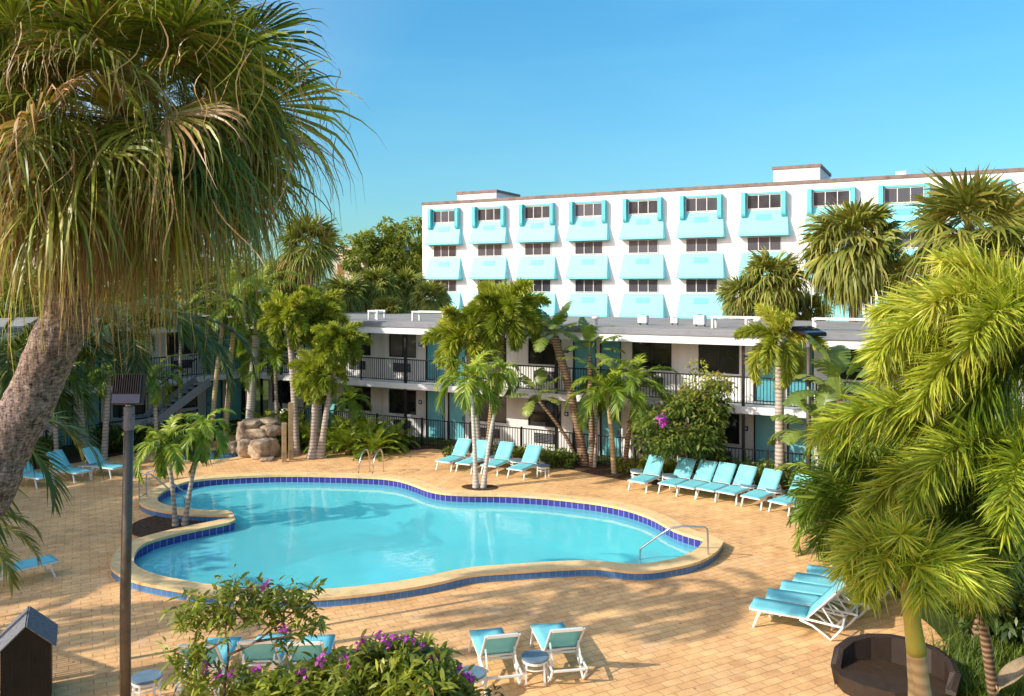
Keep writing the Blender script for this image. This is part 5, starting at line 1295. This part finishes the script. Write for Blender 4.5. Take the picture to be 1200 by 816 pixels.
# purple-flowered tree by the fence and leggy shrubs
p = G(800, 565)
ft = tree('flowering_tree', 'round broad-leaved tree with one purple blossom behind the long lounger row', p[:2], 3.35, 1.75, 91, M['broad_mid'], n=38, per=220, size=.20, tone=.5, trunk_r=.10, cz=.60, ntr=8)
g = np.random.default_rng(5)
cl = [(g.uniform(-.2, 1.6), g.uniform(-.4, .4), g.uniform(3.0, 4.2)) for _ in range(9)]
fo = Foliage(); leaf_cloud(fo, g, cl, [.38] * 9, 90, .17, .62, .38)
link_mesh('upper_sprays', fo.mesh('upper_sprays'), M['broad_lite'], ft)
m = MB()
for c in cl: m.tube(spline([(0, 0, 1.6), (c[0] * .5, c[1] * .5, 2.6), c], 8), list(np.linspace(.03, .008, 8)), 5)
m.build('branches', M['bark_brown'], ft, True)
def blossoms(parent, pts, seed, r=.12, n=26, size=.08):
    g = np.random.default_rng(seed); fo = Foliage()
    leaf_cloud(fo, g, pts, [r] * len(pts), n, size, .5, .75, tvar=.6, light=.1)
    return link_mesh('blossoms', fo.mesh('blossoms'), M['flower'], parent)
q = D(776, 495, 27.4); blossoms(ft, [rel(q, (p[0], p[1], 0)), rel((q[0], q[1], q[2] + .16), (p[0], p[1], 0))], 4, .13, 40, .1)

def stemmed(fo, g, tips, size, nl, tone, asp=.26):
    """whorls of lance leaves at twig ends"""
    for c in tips:
        n = nl + int(g.integers(-3, 4)); yaw = g.uniform(0, 2*PI, n); el = np.radians(g.uniform(-35, 70, n))
        d = np.stack([np.cos(yaw) * np.cos(el), np.sin(yaw) * np.cos(el), np.sin(el)], -1)
        L = size * g.uniform(.55, 1.2, n); s = np.array([0, .3, .65, 1.])
        base = np.asarray(c) + g.normal(0, size * .22, (n, 3)) - np.array([0, 0, 1]) * g.uniform(0, size * .8, (n, 1))
        P = base[:, None] + d[:, None] * (s[None, :, None] * L[:, None, None]); P[..., 2] -= (s ** 2)[None] * (L * .35)[:, None]
        qv = unit(np.cross(d, g.normal(0, .35, (n, 3)) + np.array([0, 0, 1.])))
        W = np.array([.1, .9, .8, .04])[None] * (L * asp * .5)[:, None]
        V, F = ribbons(P, qv[:, None], W); fo.add(V, F, np.repeat(tone + g.normal(0, .16, n) + .15 * d[:, 2], 8))
# dense bush bottom centre
g = np.random.default_rng(12); bc = np.array(D(430, 830, 9.6)); bush = thing('flowering_bush', 'dense bright green bush dotted with purple flowers at the bottom centre', 'bush', (bc[0], bc[1], 0))
tips = []
while len(tips) < 560:
    u = g.uniform(262, 556); top = np.interp(u, [262, 300, 350, 400, 440, 480, 515, 540, 556], [806, 790, 778, 762, 748, 744, 756, 786, 812])
    v = top + abs(g.normal(0, 1)) * 34 + 3
    if v > 850: continue
    d = 9.6 - (v - top) * .012 + g.uniform(-.4, .4); tips.append(np.array(D(u, v, d)) - np.array([bc[0], bc[1], 0]))
fo = Foliage(); stemmed(fo, g, tips, .19, 15, .52); link_mesh('foliage', fo.mesh('foliage'), M['broad_lite'], bush)
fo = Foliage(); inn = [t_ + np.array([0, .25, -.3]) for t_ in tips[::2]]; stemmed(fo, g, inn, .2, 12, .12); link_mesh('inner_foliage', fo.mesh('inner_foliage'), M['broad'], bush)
m = MB()
for t_ in tips[::9]: m.tube(spline([(t_[0] * .25, .1, .3), (t_[0] * .7, t_[1] * .6, t_[2] * .6), tuple(t_)], 7), list(np.linspace(.03, .006, 7)), 5)
m.build('stems', M['bark_brown'], bush, True)
fl = [(375, 774), (380, 769), (352, 786), (358, 789), (350, 800), (425, 748), (444, 744), (452, 748), (464, 746), (476, 745), (484, 752), (402, 770), (408, 777), (430, 768), (494, 758), (504, 773), (508, 770), (546, 788), (551, 791), (548, 806), (300, 781), (258, 791), (272, 789), (419, 757), (457, 756), (540, 784)]
blossoms(bush, [tuple(np.array(D(u, v, 9.1)) - np.array([bc[0], bc[1], 0])) for u, v in fl], 6, .028, 12, .050)
# leggy shrub
g = np.random.default_rng(14); sc0 = np.array(D(262, 860, 9.3)); sh = thing('leggy_shrub', 'leggy shrub with bare crooked branches and leaf tufts before the near pool edge', 'shrub', (sc0[0], sc0[1], 0))
S = lambda u, v, d=9.3: np.array(D(u, v, d)) - np.array([sc0[0], sc0[1], 0])
m = MB()
br_ = [[(0, 0, 0), S(262, 830), S(268, 768), S(264, 735), S(272, 700), S(276, 678)], [S(268, 768), S(300, 752), S(325, 732), S(345, 715), S(352, 700)], [S(300, 752), S(340, 745), S(368, 735), S(376, 722)], [S(264, 735), S(248, 728), S(228, 715), S(220, 700)],
       [S(266, 750), S(250, 758), S(232, 775), S(220, 795)], [S(325, 732), S(312, 712), S(318, 690)], [S(345, 715), S(362, 706), S(372, 714)], [S(272, 700), S(290, 690), S(300, 682)], [S(268, 790), S(285, 790), S(300, 785)], [S(345, 715), S(330, 700), S(326, 686)], [S(290, 730), S(276, 715), S(282, 700)]]
for k, b in enumerate(br_):
    b = [tuple(x) for x in b]; m.tube(spline(b, 24), list(np.linspace(.035 if k == 0 else .016, .007, 24)), 7)
m.build('branches', M['bark_brown'], sh, True)
tips = []
cl = [(276, 676, 10), (268, 690, 14), (258, 700, 14), (245, 706, 14), (222, 704, 16), (215, 716, 16), (228, 722, 16), (244, 728, 15), (262, 722, 15), (272, 712, 14), (290, 690, 14), (302, 688, 14), (312, 700, 14), (285, 706, 14), (298, 714, 12), (320, 694, 12), (335, 692, 14), (348, 694, 14), (360, 690, 12), (328, 712, 14), (345, 716, 14), (360, 720, 14), (368, 728, 10), (318, 724, 10), (350, 740, 6), (332, 750, 6), (222, 760, 16), (212, 772, 16), (232, 776, 16), (240, 762, 12), (216, 796, 14), (240, 798, 14), (256, 786, 12), (274, 780, 12), (228, 812, 14), (290, 790, 12)]
for u, v, s_ in cl:
    for _ in range(max(3, s_ // 2)): tips.append(S(u + g.normal(0, s_ * .55), v + g.normal(0, s_ * .45), 9.3 + g.normal(0, .16)))
fo = Foliage(); stemmed(fo, g, tips, .15, 9, .50); link_mesh('leaf_tufts', fo.mesh('leaf_tufts'), M['broad_lite'], sh)
blossoms(sh, [tuple(S(u, v, 9.1)) for u, v in ((310, 688), (314, 684), (331, 736), (336, 735), (240, 784), (243, 779))], 8, .03, 12, .05)
fo = Foliage(); 
# small dark sprig by the right-hand front chairs belongs to the bush
stemmed(fo, g, [np.array(D(579, 806, 10.2)) - np.array([bc[0], bc[1], 0]), np.array(D(574, 812, 10.2)) - np.array([bc[0], bc[1], 0]), np.array(D(584, 814, 10.2)) - np.array([bc[0], bc[1], 0])], .14, 12, .3)
link_mesh('side_sprig', fo.mesh('side_sprig'), M['broad'], bush)

# beds: ferny cycads, low shrubs, grass
def cycad(u, v, d, sc_, label, tone=.5, cm=None, mat=None, group='ferny plants in the left bed'):
    x, y, z = D(u, v, d); t = thing('ferny_plant', label, 'plant', (x, y, .04), 0, group)
    m = MB(); m.lathe([(.12, -.05), (.14, .12), (.08, .26)], 10); m.build('stump', M['bark_brown'], t)
    crown_obj(cm or CM['cycad'], mat or fe, t, (0, 0, .2), sc_, u * 1.3)
CM['cycad'] = crown_feather(46, 26, 1.25, 60, .26, .03, .5, 82, 12, 55, .2, vlift=30)
CM['cycad2'] = crown_feather(47, 22, 1.0, 50, .30, .05, .55, 80, 15, 60, .25, vlift=20)
cyc = [(392, 526, 34.2, 1.1), (408, 528, 33.6, 1.0), (424, 524, 34.6, 1.25), (440, 530, 33.2, 1.05), (455, 524, 34.4, 1.1), (466, 526, 34.8, .95), (396, 516, 35.6, 1.3), (415, 512, 36, 1.4), (438, 514, 35.6, 1.3), (318, 506, 36.4, 1.3), (332, 510, 36, 1.2), (350, 516, 35.2, 1.2), (362, 520, 34.8, 1.1), (300, 500, 37.4, 1.2), (345, 502, 37, 1.3), (380, 520, 35, 1.2)]
where = ['first', 'second', 'third', 'fourth', 'fifth', 'sixth', 'seventh', 'eighth', 'ninth', 'tenth', 'eleventh', 'twelfth', 'thirteenth', 'fourteenth', 'fifteenth', 'sixteenth']
for i, (u, v, d, s_) in enumerate(sorted(cyc)):
    cycad(u, v, d, s_, 'green ferny plant in the bed by the motel corner, %s from the left' % where[i], cm=CM['cycad'] if i % 2 else CM['cycad2'])
def shrub(u, v, d, r, h, label, mat='broad', tone=.45, size=.12, seed=0, per=120, group='low shrubs along the fence', n=9):
    x, y, z = D(u, v, d); g = np.random.default_rng(int(u * 7 + v)); t = thing('low_shrub', label, 'shrub', (x, y, .03), 0, group)
    cs_ = [np.array([g.uniform(-r, r), g.uniform(-r, r) * .7, g.uniform(.25, .85) * h]) for _ in range(n)]
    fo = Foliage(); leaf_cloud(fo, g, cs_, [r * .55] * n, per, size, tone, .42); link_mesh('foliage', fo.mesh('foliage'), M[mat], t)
    m = MB()
    for c in cs_[:5]: m.tube([(c[0] * .2, c[1] * .2, 0), tuple(c)], [.02, .006], 5)
    m.build('stems', M['bark_brown'], t)
sh_list = [(531, 545, 31.9, .35, .6, 'broad'), (590, 545, 32.3, .45, .7, 'broad'), (613, 548, 32, .5, .8, 'broad_lite'), (648, 552, 31.4, .5, .7, 'broad'), (660, 553, 31.2, .4, .6, 'broad'), (770, 560, 29.6, .5, .7, 'broad_lite'), (790, 563, 29.2, .5, .6, 'broad_lite'), (835, 562, 29.0, .6, .9, 'broad'), (858, 566, 28.6, .6, .9, 'broad'), (880, 570, 28.2, .6, .9, 'broad'), (905, 575, 27.6, .7, .9, 'broad'), (930, 580, 27.2, .7, 1.0, 'broad'), (955, 586, 26.4, .7, 1.0, 'broad'), (735, 556, 30.2, .4, .5, 'broad_lite')]
for i, (u, v, d, r, h, mt) in enumerate(sorted(sh_list)):
    shrub(u, v, d, r, h, 'low %s shrub at the fence foot behind the loungers, %s from the left' % ('yellow-green' if mt == 'broad_lite' else 'dark green', where[i]), mt)
# shrubs under the left wing
for i, (x, y) in enumerate(((-19.2, 30.4), (-18.2, 31.6), (-16.9, 33.6), (-15.9, 35.0), (-20.4, 29.0), (-14.9, 36.2))):
    q = (x / y * F_PX + CX, 530); shrub(q[0], q[1], y, .6, 1.1, 'dark shrub in the shade before the left wing fence, %s from the left' % ['second', 'third', 'fourth', 'fifth', 'first', 'sixth'][i], 'broad', .3, .2, group='shaded shrubs before the left wing')

# right-hand planting: bushes, small trees, grass
gR = 'leafy bushes in the right-hand planting'
rb = [(1010, 585, 22, 1.3, 2.6, 'dark leafy bush behind the packed loungers, leftmost of the right planting'), (1060, 575, 20.5, 1.4, 3.0, 'dark leafy bush behind the foxtail trunks'), (1120, 580, 19, 1.4, 3.2, 'dark leafy bush in the middle of the right planting'), (1170, 600, 17.5, 1.4, 3.0, 'dark leafy bush by the right edge above the grass'), (1215, 640, 15.5, 1.3, 3.0, 'leafy bush cut by the right edge'), (1165, 670, 16.6, .9, 1.7, 'bright leafy bush behind the grass at lower right')]
for i, (u, v, d, r, h, lab) in enumerate(rb):
    x = (u - CX) / F_PX * d
    tree('leafy_bush', lab, (x, d), h, r, 300 + i, M['broad' if i < 5 else 'broad_lite'], n=22, per=190, size=.22, tone=.34 if i < 5 else .3, trunk_r=.06, cz=.5, group=gR, cat='bush', ntr=7)
for i, (bx0, by0, h, lab) in enumerate(((8.95, 15.6, 2.6, 'twisted bare-stemmed small tree behind the grass'), (9.7, 17.2, 3.2, 'second twisted small tree deeper in the right planting'))):
    tree('small_tree', lab, (bx0, by0), h, 1.2, 320 + i, M['broad'], n=16, per=120, size=.24, tone=.3, trunk_r=.13, cz=.72, group='twisted small trees at right', ntr=9)
for k, (u, v, d, s_, lab, y_) in enumerate(((1000, 600, 21, 1.3, 'arching feather palm low behind the packed loungers', .4), (1100, 560, 18.5, 1.5, 'arching feather palm behind the foxtails in the right planting', 1.9), (1190, 520, 16.5, 1.6, 'arching feather palm at the right edge behind the foxtail trunks', 3.1), (1050, 520, 24, 1.6, 'arching feather palm between the lamp post and the right foxtails', 2.2))):
    q = D(u, v, d); palm('feather_palm', lab, 'palm tree', (q[0] + .3, q[1]), q, CM['areca1' if k % 2 else 'areca2'], M['fox_far'] if k == 3 else fe, s_, .1, .08, 'bark_brown', y_, None, None, 'feather palms in the right planting')
g = np.random.default_rng(77)
def lawn(name, pts, n, h, w_, seed, spread=.3, tone=.5):
    o = link_mesh(name, grass_mesh(seed, pts, n, h, w_, tone, spread), M['grass']); tag(o, 'green strappy grass growing in the bed at the lower right', 'grass', kind='stuff'); return o
pts = [(g.uniform(7.7, 9.6), g.uniform(12.4, 15.2), 0) for _ in range(60)] + [(g.uniform(8.9, 11), g.uniform(15, 19), 0) for _ in range(40)]
lawn('grass', pts, 60, .52, .022, 5, .22)
t = thing('dead_palm_sheath', 'dry brown fallen palm sheath lying on the grass', 'fallen leaf', (8.25, 13.35, .42), .6)
Vv = []; 
for i, s in enumerate(np.linspace(0, 1, 9)):
    wv = .16 * math.sin(PI * (s * .85 + .08)); Vv += [(-.5 + s, -wv, .1 + .25 * s), (-.5 + s, 0, .02 + .25 * s), (-.5 + s, wv, .1 + .25 * s)]
o = link_mesh('blade', poly_mesh('blade', Vv, [(i*3 + k, i*3 + k + 1, i*3 + k + 4, i*3 + k + 3) for i in range(8) for k in range(2)], True), M['wood'], t); o.modifiers.new('thick', 'SOLIDIFY').thickness = .012
m = MB(); m.tube([(-.5, 0, .02), (-.78, .02, -.08), (-.95, .05, -.12)], [.03, .022, .015], 7); m.build('stalk', M['bark_brown'], t, True)
p = [(ML(s, -1.2)[0], ML(s, -1.2)[1], .05) for s in (4.6, 5.2, 5.9, 6.4)]
o = link_mesh('strap_grass', grass_mesh(9, p, 40, .7, .035, .6, .25), M['grass']); tag(o, 'yellow-green strap leaves at the foot of the flowering tree', 'grass', kind='stuff')

for i, (x, y, h_) in enumerate(((-23.6, 20.2, 9.0), (-22.6, 16.6, 9.0), (-26.4, 23.4, 9.5), (-27, 17, 10))):
    tree('broadleaf_tree', 'leafy tree outside the left edge whose shade falls over the left of the deck', (x, y), h_, 3.3, 400 + i, M['broad_far'], n=30, per=190, size=.5, cz=.62, group='trees beyond the left edge shading the deck')
# palms beyond the left edge that shade the deck
gS = 'palms beyond the left edge shading the deck'
for i, (x, y, z, s_, cm) in enumerate(((-16.6, 13.0, 6.2, .9, 'coco'), (-22.0, 16.8, 6.0, 1.0, 'coco'), (-24.5, 19.6, 6.4, 1.1, 'coco'), (-19.6, 14.9, 6.0, .9, 'coco'), (-23.5, 22.0, 5.0, 1.1, 'areca1'))):
    palm('feather_palm', 'feather palm outside the left edge whose shadow falls on the deck', 'palm tree', (x, y), (x + .3, y + .2, z), CM[cm], fe, s_, .16, .12, 'bark_grey', i * 1.1, None, None, gS)
for i, (x, y, z) in enumerate(((-9.1, 11.9, 9.0),)):
    palm('feather_palm', 'tall palm outside the lower left edge casting a long trunk shadow', 'palm tree', (x, y), (x + .4, y - .1, z), CM['coco'], fe, .9, .17, .13, 'bark_grey', i * 2.1, None, None, gS)
